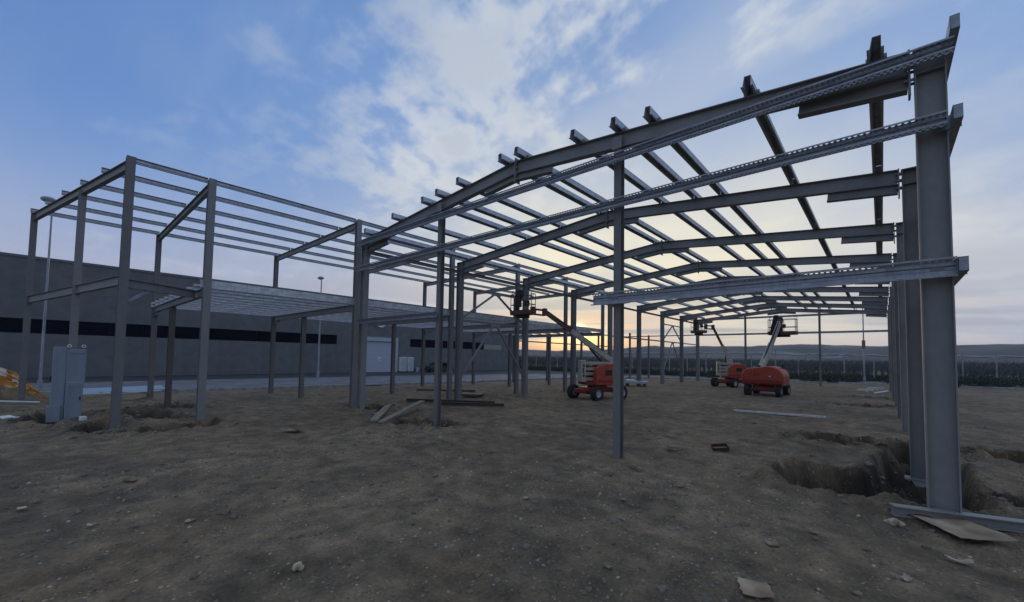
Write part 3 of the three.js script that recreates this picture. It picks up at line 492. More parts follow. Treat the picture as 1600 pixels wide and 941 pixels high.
// ------------------------------------------------------------------ boom lifts
const oxide = dataTex(128, (u, v) => { const q = 1 + 0.18 * fbmP(u, v, 4, 4), k = 225 * q; return [b8(k), b8(k), b8(k)]; }, true);
M.orange = new THREE.MeshStandardMaterial({ color: new THREE.Color().setRGB(0.52, 0.075, 0.030), roughness: 0.48, map: oxide });
M.orangeDark = new THREE.MeshStandardMaterial({ color: new THREE.Color().setRGB(0.30, 0.032, 0.018), roughness: 0.55, map: oxide });
M.cream = new THREE.MeshStandardMaterial({ color: new THREE.Color().setRGB(0.56, 0.53, 0.42), roughness: 0.5, map: oxide });
M.tyre = new THREE.MeshStandardMaterial({ color: new THREE.Color().setRGB(0.028, 0.027, 0.026), roughness: 0.92 });
M.rim = new THREE.MeshStandardMaterial({ color: new THREE.Color().setRGB(0.50, 0.49, 0.45), roughness: 0.6 });
M.rust = new THREE.MeshStandardMaterial({ color: new THREE.Color().setRGB(0.13, 0.062, 0.045), roughness: 0.7 });
function wheelGeo(r, w) {
  const pts = [[r * 0.56, -w / 2], [r * 0.9, -w / 2], [r * 0.99, -w * 0.4], [r, 0], [r * 0.99, w * 0.4], [r * 0.9, w / 2], [r * 0.56, w / 2], [r * 0.56, -w / 2]].map(p => new THREE.Vector2(p[0], p[1]));
  const t = new THREE.LatheGeometry(pts, 28); t.rotateZ(Math.PI / 2); const list = [t];
  for (let i = 0; i < 18; i++) { for (const s of [-1, 1]) { const b = box(w * 0.46, 0.024, 0.05, s * w * 0.25, r + 0.002, s * 0.025); b.rotateX((i + (s > 0 ? 0.5 : 0)) / 18 * 2 * Math.PI); list.push(b); } }
  return merge(list);
}
function rimGeo(r, w) { const d = new THREE.LatheGeometry([[0.0, w * 0.16], [r * 0.2, w * 0.2], [r * 0.22, w * 0.05], [r * 0.42, w * 0.05], [r * 0.46, w * 0.36], [r * 0.57, w * 0.44], [r * 0.57, -w * 0.44], [r * 0.4, -w * 0.3], [0, -w * 0.3]].map(p => new THREE.Vector2(p[0], p[1])), 24); d.rotateZ(-Math.PI / 2); const l = [d]; for (let i = 0; i < 8; i++) { const a = i / 8 * 6.283; l.push(new THREE.CylinderGeometry(0.014, 0.014, 0.02, 6).rotateZ(Math.PI / 2).translate(w * 0.06, Math.cos(a) * r * 0.3, Math.sin(a) * r * 0.3)); } return merge(l); }
// All numbers are in the lift's own axes: chassis along local z (front = +z), turned by `yaw`; the turret is turned by `tyaw` inside it.
function boomLift(label, [x, d], yaw, tyaw, o) {
  const t = thing('boom_lift', label, 'boom lift', [x, groundY(x, d) + 0.0, d], yaw, 'boom lifts inside the hall');
  const R = 0.33, TW = 0.27, tr = 0.78, wb = 0.86;
  const ch = part('chassis', [rbox(0.95, 0.24, 1.75, 0.04, 0, 0.44, 0), rbox(1.35, 0.15, 0.2, 0.03, 0, 0.36, wb), rbox(1.35, 0.15, 0.2, 0.03, 0, 0.36, -wb), rbox(0.8, 0.2, 0.34, 0.04, 0, 0.40, wb + 0.2), new THREE.CylinderGeometry(0.42, 0.5, 0.16, 24).translate(0, 0.62, 0)], M.orangeDark, t);
  part('axle_rod', [sweep(Oct(0.04), new THREE.Vector3(-0.6, 0.3, wb + 0.13), new THREE.Vector3(0.6, 0.3, wb + 0.13)), sweep(Oct(0.04), new THREE.Vector3(-0.6, 0.3, -wb - 0.13), new THREE.Vector3(0.6, 0.3, -wb - 0.13))], M.dark, ch);
  const wg = wheelGeo(R, TW), rg = rimGeo(R, TW);
  for (const sx of [-1, 1]) for (const sz of [-1, 1]) { const w = part('wheel', wg, M.tyre, t); w.position.set(sx * tr, R - 0.02, sz * wb); w.rotation.x = sx + sz * 2; const r = part('rim', rg, M.rim, w); if (sx < 0) r.rotation.y = Math.PI; }
  // turret: turned as a whole; boom direction = +z of the turret
  const c = Math.cos(tyaw), s = Math.sin(tyaw), T = (px, py, pz) => new THREE.Vector3(px * c + pz * s, py, -px * s + pz * c);
  const turn = g => g.rotateY(tyaw);
  const hood = (sx) => {                                      // moulded engine cover, rounded outer end
    const sh = new THREE.Shape(); const L0 = o.hoodLen[0], L1 = o.hoodLen[1];
    sh.moveTo(L0, 0.72); sh.lineTo(L0, 1.32); sh.quadraticCurveTo(L0 + 0.06, 1.58, L0 + 0.42, 1.66); sh.lineTo(L1 - 0.30, 1.66); sh.quadraticCurveTo(L1 - 0.02, 1.60, L1, 1.28); sh.lineTo(L1 - 0.02, 0.72); sh.closePath();
    const g = new THREE.ExtrudeGeometry(sh, { depth: o.hoodW - 0.12, bevelEnabled: true, bevelSize: 0.05, bevelThickness: 0.06, bevelSegments: 3, curveSegments: 8 });
    g.translate(0, 0, -(o.hoodW - 0.12) / 2); g.rotateY(Math.PI / 2); g.translate(sx, 0, 0);   // outline x -> -z
    return turn(g);
  };
  part('turntable', [turn(rbox(1.25, 0.14, 1.7, 0.03, 0, 0.74, -0.1))], M.orangeDark, t);
  if (o.dome) {                                               // one wide rounded cover across the tail
    const sh = new THREE.Shape(), hw2 = o.dome.w / 2; sh.moveTo(-hw2, 0.70); sh.lineTo(-hw2 * 1.01, 1.10); sh.quadraticCurveTo(-hw2 * 0.99, 1.40, -hw2 * 0.72, 1.50); sh.quadraticCurveTo(-0.1, 1.56, 0.18, 1.62); sh.quadraticCurveTo(hw2 * 0.62, 1.66, hw2 * 0.86, 1.42); sh.quadraticCurveTo(hw2 * 1.02, 1.28, hw2 * 1.02, 1.05); sh.lineTo(hw2, 0.70); sh.closePath();
    const g = new THREE.ExtrudeGeometry(sh, { depth: o.dome.l - 0.3, bevelEnabled: true, bevelSize: 0.06, bevelThickness: 0.15, bevelSegments: 4, curveSegments: 10 }); g.translate(0, 0, -o.dome.z + 0.15 - 0.3); g.scale(-1, 1, 1); { const ix = g.index; const p = g.attributes.position, n = g.attributes.normal; for (let i = 0; i < p.count; i += 3) for (const at of [p, n]) { const a = [at.getX(i + 1), at.getY(i + 1), at.getZ(i + 1)]; at.setXYZ(i + 1, at.getX(i + 2), at.getY(i + 2), at.getZ(i + 2)); at.setXYZ(i + 2, ...a); } }
    const h = part('engine_cover', turn(g), M.orange, t);
    part('lower_panel', turn(rbox(o.dome.w * 1.045, 0.27, o.dome.l * 1.03, 0.06, 0, 0.82, -o.dome.z + o.dome.l / 2 - 0.3)), M.orangeDark, h);
    const cv = document.createElement('canvas'); cv.width = 128; cv.height = 48; const q = cv.getContext('2d'); q.fillStyle = '#a83a22'; q.fillRect(0, 0, 128, 48); q.fillStyle = '#1c1210'; q.font = 'italic bold 46px sans-serif'; q.textAlign = 'center'; q.textBaseline = 'middle'; q.fillText('JLG', 64, 25); const tx = new THREE.CanvasTexture(cv); tx.colorSpace = THREE.SRGBColorSpace;
    const mk = new THREE.PlaneGeometry(0.52, 0.19); mk.rotateY(Math.PI); mk.translate(0.26, 1.22, -o.dome.z - 0.306); part('tail_mark', turn(mk), new THREE.MeshStandardMaterial({ map: tx, roughness: 0.5 }), h);
    part('warning_label', turn(box(0.09, 0.09, 0.012, -0.40, 1.12, -o.dome.z - 0.304)), M.paleMetal, h);
    part('exhaust', turn(new THREE.CylinderGeometry(0.045, 0.06, 0.34, 10).translate(-hw2 * 0.78, 1.62, 0.1)), M.dark, t);
    part('beacon', turn(rbox(0.16, 0.22, 0.16, 0.04, 0.42, 1.62, 0.1)), M.dark, t);
    part('hand_rail', [sweep(Oct(0.025), T(hw2 * 0.98, 1.25, 0.35), T(hw2 * 0.80, 1.64, 0.35)), sweep(Oct(0.025), T(hw2 * 0.80, 1.64, 0.35), T(hw2 * 0.6, 1.58, 0.35))], M.paleMetal, t);
  }
  for (const sx of o.hoodX) {
    const h = part('engine_cover', hood(sx), M.orange, t);
    const e = sx >= 0 ? 1 : -1;
    part('vent', [turn(box(0.012, 0.26, 0.34, sx + e * (o.hoodW / 2 + 0.004), 1.28, -(o.hoodLen[0] + o.hoodLen[1]) / 2 - 0.05))], M.dark, h);
    part('lower_panel', [turn(box(0.014, 0.10, o.hoodLen[1] - o.hoodLen[0] - 0.1, sx + e * (o.hoodW / 2 + 0.002), 0.86, -(o.hoodLen[0] + o.hoodLen[1]) / 2))], M.orangeDark, h);
  }
  if (o.tail) {
    const g = part('counterweight', turn(rbox(o.tail.w, 0.62, 0.4, 0.12, 0, 1.1, -o.tail.z)), M.orange, t);
    part('counterweight_base', turn(rbox(o.tail.w * 0.99, 0.24, 0.42, 0.05, 0, 0.8, -o.tail.z)), M.orangeDark, t);
    part('tail_mark', turn(box(0.42, 0.15, 0.01, -0.25, 1.18, -o.tail.z - 0.202)), M.dark, g); part('warning_label', turn(box(0.08, 0.08, 0.012, 0.36, 1.08, -o.tail.z - 0.202)), M.paleMetal, g);
  }
  if (o.riser) {                                              // stacked riser arms, folded
    const z0 = o.riser[0], z1 = o.riser[1];
    for (const [y, h] of [[0.94, 0.16], [1.20, 0.15], [1.44, 0.15], [1.72, 0.15]]) for (const sx of [-0.13, 0.13]) part('riser_arm', turn(rbox(0.09, h, z1 - z0, 0.02, sx, y, (z0 + z1) / 2)), M.cream, t);
    part('riser_link', [turn(rbox(0.42, 1.06, 0.26, 0.03, 0, 1.34, z1 - 0.06))], M.cream, t);
    part('riser_pin', [turn(new THREE.CylinderGeometry(0.05, 0.05, 0.46, 10).rotateZ(Math.PI / 2).translate(0, 1.1, z1 - 0.06)), turn(new THREE.CylinderGeometry(0.05, 0.05, 0.46, 10).rotateZ(Math.PI / 2).translate(0, 1.6, z1 - 0.06))], M.dark, t);
    part('riser_slot', [turn(box(0.44, 0.30, 0.05, 0, 1.36, z1 - 0.04))], M.dark, t);
    part('lift_cylinder', [sweep(Oct(0.045), T(0, 1.0, z0), T(0, 1.62, z1 - 0.2))], M.dark, t);
  }
  // boom: base, telescoping tip and jib, along given points [side, height, forward]
  const [p0, p1, p2, p3] = o.boom.map(p => T(...p));
  const b = part('boom', sweep(Rc(0.17 * (o.thick || 1), 0.24 * (o.thick || 1)), p0, p1), M.cream, t);
  part('boom_pivot', [turn(rbox(0.26, 0.34, 0.34, 0.06, ...o.boom[0]))], M.cream, b);
  part('boom_extension', sweep(Rc(0.12 * (o.thick || 1), 0.17 * (o.thick || 1)), p1.clone().lerp(p0, 0.15), p2), o.tip || M.cream, t);
  const dn = new THREE.Vector3(0, -0.16, 0);
  part('boom_cylinder', [sweep(Oct(0.05), p0.clone().add(T(0, -0.34, o.cyl || 0.3)), p0.clone().lerp(p1, 0.55).add(dn))], M.dark, b);
  part('hose_track', [sweep(Rc(0.05, 0.06), p0.clone().lerp(p1, 0.2).add(new THREE.Vector3(0, 0.17, 0)), p2.clone().add(new THREE.Vector3(0, 0.13, 0)))], M.dark, b);
  const j = part('jib', [sweep(Rc(0.07, 0.09), p2.clone().add(new THREE.Vector3(0, 0.08, 0)), p3.clone().add(new THREE.Vector3(0, 0.08, 0))), sweep(Rc(0.07, 0.08), p2.clone().add(dn), p3.clone().add(dn))], M.rust, t);
  part('jib_knuckle', [rbox(0.2, 0.36, 0.2, 0.04, p2.x, p2.y, p2.z), rbox(0.2, 0.4, 0.2, 0.04, p3.x, p3.y, p3.z)], M.rust, j);
  if (o.mount) { const sh = new THREE.Shape([[-0.10, 0.55], [0.10, 0.55], [0.36, -0.62], [-0.22, -0.66]].map(q => new THREE.Vector2(q[0], q[1]))); const g = new THREE.ExtrudeGeometry(sh, { depth: 0.14, bevelEnabled: true, bevelSize: 0.02, bevelThickness: 0.02, bevelSegments: 1 }); g.translate(0.26, 0, 0); const m = part('rotator_plate', g, M.dark, t); m.position.copy(p3).add(new THREE.Vector3(0, 0.02, 0)); m.rotation.y = tyaw; }
  // basket
  const { w, l, at, turn: by } = o.basket, bk = part('basket_floor', [rbox(w, 0.14, l, 0.02, 0, 0.03, 0)], M.rust, t); bk.position.copy(T(...at)); bk.rotation.y = tyaw + by;
  const rail = []; const Q = (x, y, z) => new THREE.Vector3(x, y, z), hw = w / 2 - 0.03, hl = l / 2 - 0.03;
  for (const y of [0.45, 0.95]) { const ring = [Q(-hw, y, -hl), Q(hw, y, -hl), Q(hw, y, hl), Q(-hw, y, hl), Q(-hw, y, -hl)]; rail.push(tube(ring, 0.017)); }
  for (const px of [-hw, 0, hw]) for (const pz of [-hl, 0, hl]) if (px || pz) rail.push(tube([Q(px, 0, pz), Q(px, 0.95, pz)], 0.017));
  rail.push(tube([Q(-hw, 0.95, hl * 0.5), Q(-hw, 1.12, hl * 0.75), Q(-hw + 0.2, 1.12, hl * 0.9)], 0.013), tube([Q(hw, 0.95, 0), Q(hw, 1.1, 0.05), Q(hw, 1.12, 0.3)], 0.013));
  part('rail', rail, M.rust, bk);
  part('console_cover', [rbox(0.34, 0.42, 0.3, 0.1, ...o.console, 0), rbox(0.24, 0.5, 0.22, 0.06, o.console[0], o.console[1] - 0.4, 0.04), rbox(0.18, 0.36, 0.2, 0.06, o.console[0] * 0.8, o.console[1] - 0.62, 0.2)], M.dark, bk);
  part('control_box', [rbox(0.16, 0.24, 0.2, 0.02, -o.console[0] * 0.7, 0.52, -0.1)], M.dark, bk);
  part('toe_board', [box(w, 0.1, 0.012, 0, 0.12, l / 2), box(w, 0.1, 0.012, 0, 0.12, -l / 2), box(0.012, 0.1, l, w / 2, 0.12, 0), box(0.012, 0.1, l, -w / 2, 0.12, 0)], M.rust, bk);
  part('basket_mount', [rbox(w * 0.5, 0.16, l * 0.6, 0.03, 0, -0.10, 0)], M.dark, bk);
  return t;
}
// directions: local +z of a lift with yaw y points along (sin y, -cos... ) in plan; helper turns a plan direction (dx, dd) into that angle
const heading = (dx, dd) => Math.atan2(dx, -dd);
const lift1Yaw = heading(-0.22, -0.97), lift1Boom = heading(-0.547, -0.837);
boomLift('orange and cream boom lift nearest the camera, boom reaching left, partly behind a gable post', [2.95, 10.9], lift1Yaw, lift1Boom - lift1Yaw, {
  hoodX: [-0.34, 0.52], hoodW: 0.36, hoodLen: [-0.35, 0.75], tail: { w: 1.25, z: 0.72 }, riser: [-0.75, 0.9],
  tip: M.rust, boom: [[0, 1.84, -0.8], [0, 3.27, 1.43], [0, 4.14, 2.8], [0, 4.18, 3.4]], basket: { w: 1.15, l: 0.62, at: [-0.1, 4.0, 3.86], turn: 0.5 }, console: [-0.25, 1.0] });
const lift2Yaw = heading(-0.35, -0.94), lift2Boom = heading(-0.93, -0.37);
boomLift('orange and cream boom lift farthest back, its basket raised to the far left columns', [5.0, 27.2], lift2Yaw, lift2Boom - lift2Yaw, {
  hoodX: [-0.36, 0.5], hoodW: 0.36, hoodLen: [-0.2, 0.9], tail: { w: 1.25, z: 0.8 }, riser: [-0.6, 0.95],
  boom: [[0, 1.9, 0.1], [0, 3.1, 0.62], [0, 4.5, 1.25], [0, 4.55, 1.75]], basket: { w: 1.0, l: 0.62, at: [0, 4.08, 2.25], turn: 0.9 }, console: [-0.25, 0.85], tip: M.rust });
const lift3Yaw = heading(0.06, 1);
boomLift('orange boom lift seen from behind, thick cream boom rising to a basket under far rafters', [8.5, 20.6], lift3Yaw, 0, {
  hoodX: [], hoodW: 0.62, hoodLen: [-0.3, 0.85], dome: { w: 1.95, l: 1.5, z: 0.85 }, thick: 1.45, mount: true,
  boom: [[0.38, 1.5, 0.2], [0.20, 3.0, 1.9], [-0.02, 4.45, 2.95], [-0.02, 4.35, 3.2]], basket: { w: 1.55, l: 0.7, at: [-0.04, 3.72, 3.62], turn: 0 }, console: [0.15, 0.9], cyl: 0.6 });

// ------------------------------------------------------------------ bare orchard behind the lane
{
  M.bark = new THREE.MeshStandardMaterial({ color: new THREE.Color().setRGB(0.055, 0.058, 0.052), roughness: 1 });
  M.hedge = new THREE.MeshStandardMaterial({ color: new THREE.Color().setRGB(0.055, 0.068, 0.045), roughness: 1, side: THREE.DoubleSide });
  const r = rng(21), tri = [];
  const stick = (a, b, w0, w1) => { const n = new THREE.Vector3(r() - 0.5, 0.1, r() - 0.5).cross(b.clone().sub(a)).normalize(); const m = n.clone().cross(b.clone().sub(a)).normalize(); for (const q of [n, m]) { const p = [a.clone().addScaledVector(q, w0), a.clone().addScaledVector(q, -w0), b.clone().addScaledVector(q, w1), b.clone().addScaledVector(q, -w1)]; tri.push(p[0], p[1], p[2], p[2], p[1], p[3]); } };
  stick(new THREE.Vector3(0, 0, 0), new THREE.Vector3(0.05, 2.5, 0.02), 0.035, 0.012);
  for (let i = 0; i < 34; i++) { const y = 0.5 + 2.0 * r(), a = r() * 6.28, l = 0.35 + 0.75 * r(); stick(new THREE.Vector3(0, y, 0), new THREE.Vector3(Math.cos(a) * l, y + 0.25 + 0.65 * r(), Math.sin(a) * l), 0.014, 0.006); }
  const tg = new THREE.BufferGeometry(); tg.setFromPoints(tri); tg.computeVertexNormals();
  const spots = []; const q = rng(22);
  const back = x => (x < -2.6 ? 43 + (x + 2.6) * 0.1 : 43.5 + (x + 2.6) * 0.42) + 5;
  for (let row = 0; row < 16; row++) for (let x = -60; x < 60; x += 0.75) { const d = back(x) + 1.5 + row * 2.6; if (x < -20 - row * 0.8 && row < 0) continue; spots.push([x + (q() - 0.5) * 0.3, d + (q() - 0.5) * 0.3]); }
  const trees = new THREE.InstancedMesh(tg, new THREE.MeshStandardMaterial({ color: new THREE.Color().setRGB(0.16, 0.165, 0.16), roughness: 1, side: THREE.DoubleSide }), spots.length), m4 = new THREE.Matrix4(), eu = new THREE.Euler(), qt = new THREE.Quaternion();
  spots.forEach(([x, d], i) => { const s = 0.85 + 0.35 * q(); m4.compose(new THREE.Vector3(x, -0.05, -d), qt.setFromEuler(eu.set(0, q() * 6.28, 0)), new THREE.Vector3(s, 0.80 + 0.08 * q(), s)); trees.setMatrixAt(i, m4); });
  trees.name = 'bare_orchard_trees'; trees.userData.kind = 'stuff'; tag(trees, 'dark leafless orchard in rows behind the lane at the far end of the hall', 'orchard'); scene.add(trees);
  // grass at the foot of the rows
  const gt = []; for (let i = 0; i < 26; i++) { const a = r() * 6.28, R = 0.35 * Math.sqrt(r()), x = Math.cos(a) * R, z = Math.sin(a) * R, h = 0.15 + 0.35 * r(), b = r() * 6.28, dx = Math.cos(b) * 0.03, dz = Math.sin(b) * 0.03; gt.push(new THREE.Vector3(x - dx, 0, z - dz), new THREE.Vector3(x + dx, 0, z + dz), new THREE.Vector3(x + (r() - 0.5) * 0.2, h, z + (r() - 0.5) * 0.2)); }
  const gg = new THREE.BufferGeometry().setFromPoints(gt); gg.computeVertexNormals();
  const NG = 7000, grass = new THREE.InstancedMesh(gg, M.hedge, NG);
  for (let i = 0; i < NG; i++) { const x = -45 + 95 * q(), d = back(x) + 0.2 + q() * 5; const s = 0.8 + 1.5 * q() * q(); m4.compose(new THREE.Vector3(x, -0.05, -d), qt.setFromEuler(eu.set(0, q() * 6.28, 0)), new THREE.Vector3(s * 1.2, s, s * 1.2)); grass.setMatrixAt(i, m4); }
  grass.name = 'verge_grass'; grass.userData.kind = 'stuff'; tag(grass, 'dark green grass verge along the foot of the orchard', 'grass'); scene.add(grass);
  // trellis posts
  M.conc = new THREE.MeshStandardMaterial({ color: new THREE.Color().setRGB(0.48, 0.48, 0.46), roughness: 0.9, map: cladMap });
  const post = thing('trellis_post', 'pale concrete orchard post standing at the front edge of the bare orchard', 'post', [0, 0, 0], 0, 'orchard posts along the front row');
  part('shaft', [box(0.11, 3.4, 0.11, 0, 1.7, 0)], M.conc, post); part('cap', [box(0.15, 0.06, 0.15, 0, 3.43, 0)], M.conc, post);
  let first = true;
  for (let i = 0; i < 30; i++) { const x = -34 + i * 2.35 + (q() - 0.5) * 0.9, d = back(x) + 1.2 + q() * 0.4; const p = first ? post : post.clone(); if (!first) { p.name = numbered('trellis_post'); scene.add(p); } first = false; p.position.set(x, -0.05, -d); p.scale.y = 0.72 + 0.32 * q(); p.rotation.z = (q() - 0.5) * 0.03; }
  // rolled white hail nets strung along some rows
  M.net = new THREE.MeshStandardMaterial({ color: new THREE.Color().setRGB(0.34, 0.36, 0.38), roughness: 1 });
  const netG = []; for (const [x0, x1, row] of [[-30, -12, 3], [-8, 3, 2], [-1, 16, 5], [6, 11, 3], [12, 30, 6], [20, 44, 4]]) { const n = 10; for (let k = 0; k < n; k++) { const a = lerp(x0, x1, k / n), b = lerp(x0, x1, (k + 1) / n), sag = t => 3.15 - 0.16 * Math.sin(((t * 5) % 1) * Math.PI); netG.push(sweep(Oct(0.09, 6), V(a, sag(k / n), back(a) + 1.5 + row * 2.6), V(b, sag((k + 1) / n), back(b) + 1.5 + row * 2.6))); } }
  const nets = struct('rolled_hail_nets', netG, M.net, 'stuff'); tag(nets, 'pale rolled hail nets strung along the tops of the orchard rows', 'netting');
  // shrubs on the verge at the right
  const lv = []; const lr = rng(31);
  for (let i = 0; i < 900; i++) { const a = lr() * 6.28, u = Math.pow(lr(), 0.6), el = lr(), R = 0.95 * u * (0.75 + 0.35 * n2(a * 1.3, el * 3)), x = Math.cos(a) * R * Math.sqrt(1 - el * el * 0.7), z = Math.sin(a) * R * Math.sqrt(1 - el * el * 0.7), y = 0.06 + el * u * 0.9, s = 0.05 + 0.06 * lr(); const p = new THREE.Vector3(x, y, z), d1 = new THREE.Vector3(lr() - 0.5, lr() - 0.5, lr() - 0.5).normalize(), d2 = new THREE.Vector3(lr() - 0.5, lr() - 0.5, lr() - 0.5).normalize(); lv.push(p.clone().addScaledVector(d1, s), p.clone().addScaledVector(d2, s * 0.6), p.clone().addScaledVector(d1, -s)); }
  const lg = new THREE.BufferGeometry().setFromPoints(lv); lg.computeVertexNormals();
  const stems = merge([0, 1, 2, 3, 4].map(i => sweep(Oct(0.02, 5), new THREE.Vector3(0, 0, 0), new THREE.Vector3(Math.cos(i * 1.3) * 0.4, 0.7, Math.sin(i * 1.3) * 0.4))));
  const shrub = thing('shrub', 'low dark shrub on the verge between the lane and the orchard', 'shrub', [0, 0, 0], 0, 'dark shrubs along the verge');
  part('foliage', lg, M.hedge, shrub); part('stem', stems, M.bark, shrub);
  const SP = [[8.2, 44.6], [9.6, 46.2], [11.2, 46.5], [14.4, 47.2], [16.2, 48.6], [18.4, 47.4], [20, 48.0], [21.6, 50.2], [23.4, 50.5], [25.4, 51], [27.6, 52], [-4.9, 45.4], [-2.0, 45.8], [1.2, 46.4], [3.6, 47.0]];
  SP.forEach(([x, d], i) => { const p = i ? shrub.clone() : shrub; if (i) { p.name = numbered('shrub'); scene.add(p); } p.position.set(x, -0.08, -d); const k = i < 11 ? 1 + 0.35 * q() : 0.55; p.scale.set(k * 1.35, k * (0.8 + 0.5 * q()), k * 1.2); p.rotation.y = q() * 6; });
}

// ------------------------------------------------------------------ things lying about
const woodMap = dataTex(128, (u, v) => { const g = 0.5 + 0.5 * Math.sin(u * 40 + 5 * n2p(u * 4, v * 2, 4)), q = 0.82 + 0.16 * g + 0.12 * n2p(u * 32, v * 4, 4); return [b8(200 * q), b8(188 * q), b8(168 * q)]; }, true, [1.2, 0.4]);
M.board = new THREE.MeshStandardMaterial({ color: new THREE.Color().setRGB(0.50, 0.50, 0.47), map: woodMap, roughness: 0.85 });
M.boardDark = new THREE.MeshStandardMaterial({ color: new THREE.Color().setRGB(0.17, 0.17, 0.165), map: woodMap, roughness: 0.9 });
const stainMap = dataTex(128, (u, v) => { const q = 0.85 + 0.3 * fbmP(u, v, 3, 5); return [b8(205 * q), b8(186 * q), b8(160 * (q + 0.08 * n2p(u * 6, v * 6, 6)))]; }, true);
M.cardboard = new THREE.MeshStandardMaterial({ color: new THREE.Color().setRGB(0.78, 0.70, 0.61), map: stainMap, roughness: 0.95, side: THREE.DoubleSide });
M.scrap = new THREE.MeshStandardMaterial({ color: new THREE.Color().setRGB(0.95, 0.95, 0.93), map: stainMap, roughness: 0.9, side: THREE.DoubleSide });
M.paper = new THREE.MeshStandardMaterial({ color: new THREE.Color().setRGB(0.46, 0.45, 0.42), map: stainMap, roughness: 0.9, side: THREE.DoubleSide });
M.rock = new THREE.MeshStandardMaterial({ color: new THREE.Color().setRGB(0.48, 0.46, 0.42), map: stainMap, roughness: 0.95 });
M.blockWhite = new THREE.MeshStandardMaterial({ color: new THREE.Color().setRGB(0.55, 0.54, 0.50), map: stainMap, roughness: 0.95 });
const GY = (x, d) => groundY(x, d);
function beamBetween(name, label, cat, outline, a, b, mat, lift = 0.02, lift2, group) {   // lies on the ground from a to b
  const va = V(a[0], GY(...a) + lift, a[1]), vb = V(b[0], GY(...b) + (lift2 ?? lift), b[1]), mid = va.clone().lerp(vb, 0.5);
  const g = sweep(outline, va.clone().sub(mid), vb.clone().sub(mid)); const m = single(name, g, mat, label, cat, [mid.x, mid.y, -mid.z], 0, group); return m;
}
function sheet(seed, w, l, bend, jag, t = 0.006) {              // a torn, slightly curled sheet with thickness
  const r = rng(seed), N = 7, pos = [], idx = [], edge = (k, s) => 1 + jag * (n2(k * 1.7 + seed, s * 5.1) * 1.6);
  for (const top of [1, 0]) for (let j = 0; j <= N; j++) for (let i = 0; i <= N; i++) { const u = i / N - 0.5, v = j / N - 0.5, x = u * w * edge(j, 1), z = v * l * edge(i, 2), y = bend * (u * u * 3 + 0.6 * n2(u * 3 + seed, v * 3)) + (top ? t : 0); pos.push(x, y + bend * 0.5, z); }
  const M1 = (N + 1) * (N + 1);
  for (let j = 0; j < N; j++) for (let i = 0; i < N; i++) { const a = j * (N + 1) + i, b = a + N + 1; idx.push(a, b, a + 1, a + 1, b, b + 1, M1 + a, M1 + a + 1, M1 + b, M1 + a + 1, M1 + b + 1, M1 + b); }
  const rim = []; for (let i = 0; i <= N; i++) rim.push(i); for (let j = 1; j <= N; j++) rim.push(j * (N + 1) + N); for (let i = N - 1; i >= 0; i--) rim.push(N * (N + 1) + i); for (let j = N - 1; j > 0; j--) rim.push(j * (N + 1));
  rim.forEach((a, k) => { const b = rim[(k + 1) % rim.length]; idx.push(a, b, M1 + a, b, M1 + b, M1 + a); });
  const g = new THREE.BufferGeometry(); g.setAttribute('position', new THREE.Float32BufferAttribute(pos, 3)); const uv = []; for (let i = 0; i < pos.length; i += 3) uv.push(pos[i], pos[i + 2]); g.setAttribute('uv', new THREE.Float32BufferAttribute(uv, 2)); g.setIndex(idx); const f = g.toNonIndexed(); f.computeVertexNormals(); return f;
}
function rockGeo(seed, sx, sy, sz, rough = 0.3, det = 3) { const g = new THREE.IcosahedronGeometry(1, det), p = g.attributes.position; for (let i = 0; i < p.count; i++) { const x = p.getX(i), y = p.getY(i), z = p.getZ(i), k = 1 + rough * (n2(x * 1.3 + seed, y * 1.3 + z * 0.9) + 0.5 * n2(x * 3 - seed, z * 3 + y * 2)); p.setXYZ(i, x * k * sx, y * k * sy, z * k * sz); } g.computeVertexNormals(); const u = []; for (let i = 0; i < p.count; i++) u.push(p.getX(i) * 2, p.getZ(i) * 2); g.setAttribute('uv', new THREE.Float32BufferAttribute(u, 2)); return g; }
const at = (x, d, up = 0) => [x, GY(x, d) + up, d];

beamBetween('steel_beam', 'grey steel beam lying on the ground against the foot of the nearest right column', 'beam', I(0.12, 0.14, 0.012, 0.01), [13.55, -0.36], [15.25, 0.42], M.steel, 0.06);
single('cardboard_sheet', sheet(4, 0.55, 0.62, 0.02, 0.10), M.cardboard, 'torn brown cardboard sheet lying in front of the steel beam at lower right', 'cardboard', at(14.13, -0.47, 0.035), 0.6);
single('cardboard_scrap', sheet(9, 0.22, 0.26, 0.015, 0.2), M.cardboard, 'torn pale cardboard piece at the bottom edge of the picture, right of centre', 'cardboard', at(12.68, -3.42, 0.01), 0.4);
single('metal_strip', sweep(Cs(0.06, 0.09), V(-1.39, 0, -0.17), V(1.39, 0, 0.17)), M.zinc, 'long pale metal strip lying alone on the dirt before the lift seen from behind', 'metal strip', at(10.65, 10.24, 0.06));
beamBetween('timber_board', 'shorter of two pale timber boards leaning out of the pit beside the left gable post', 'board', Rc(0.20, 0.06), [2.5, -0.95], [-0.1, 1.15], M.board, 0.05, 0.28);
beamBetween('timber_board', 'longer of two pale timber boards, reaching across the pit to the left gable post', 'board', Rc(0.18, 0.06), [2.85, -0.92], [1.0, 1.85], M.board, 0.05, 0.30);
beamBetween('rusty_beam', 'longest dark beam lying flat on the ground behind the left gable post', 'beam', I(0.14, 0.12), [-1.3, 2.75], [2.0, 4.6], M.boardDark, 0.1);
beamBetween('rusty_beam', 'dark beam lying behind the longest one, nearer the boom lift', 'beam', I(0.12, 0.12), [0.2, 3.0], [2.6, 4.5], M.boardDark, 0.09);
beamBetween('rusty_beam', 'thin dark beam lying on the earth bank along the road edge', 'beam', Rc(0.12, 0.1), [-5.6, 6.4], [-1.6, 6.9], M.boardDark, 0.1);
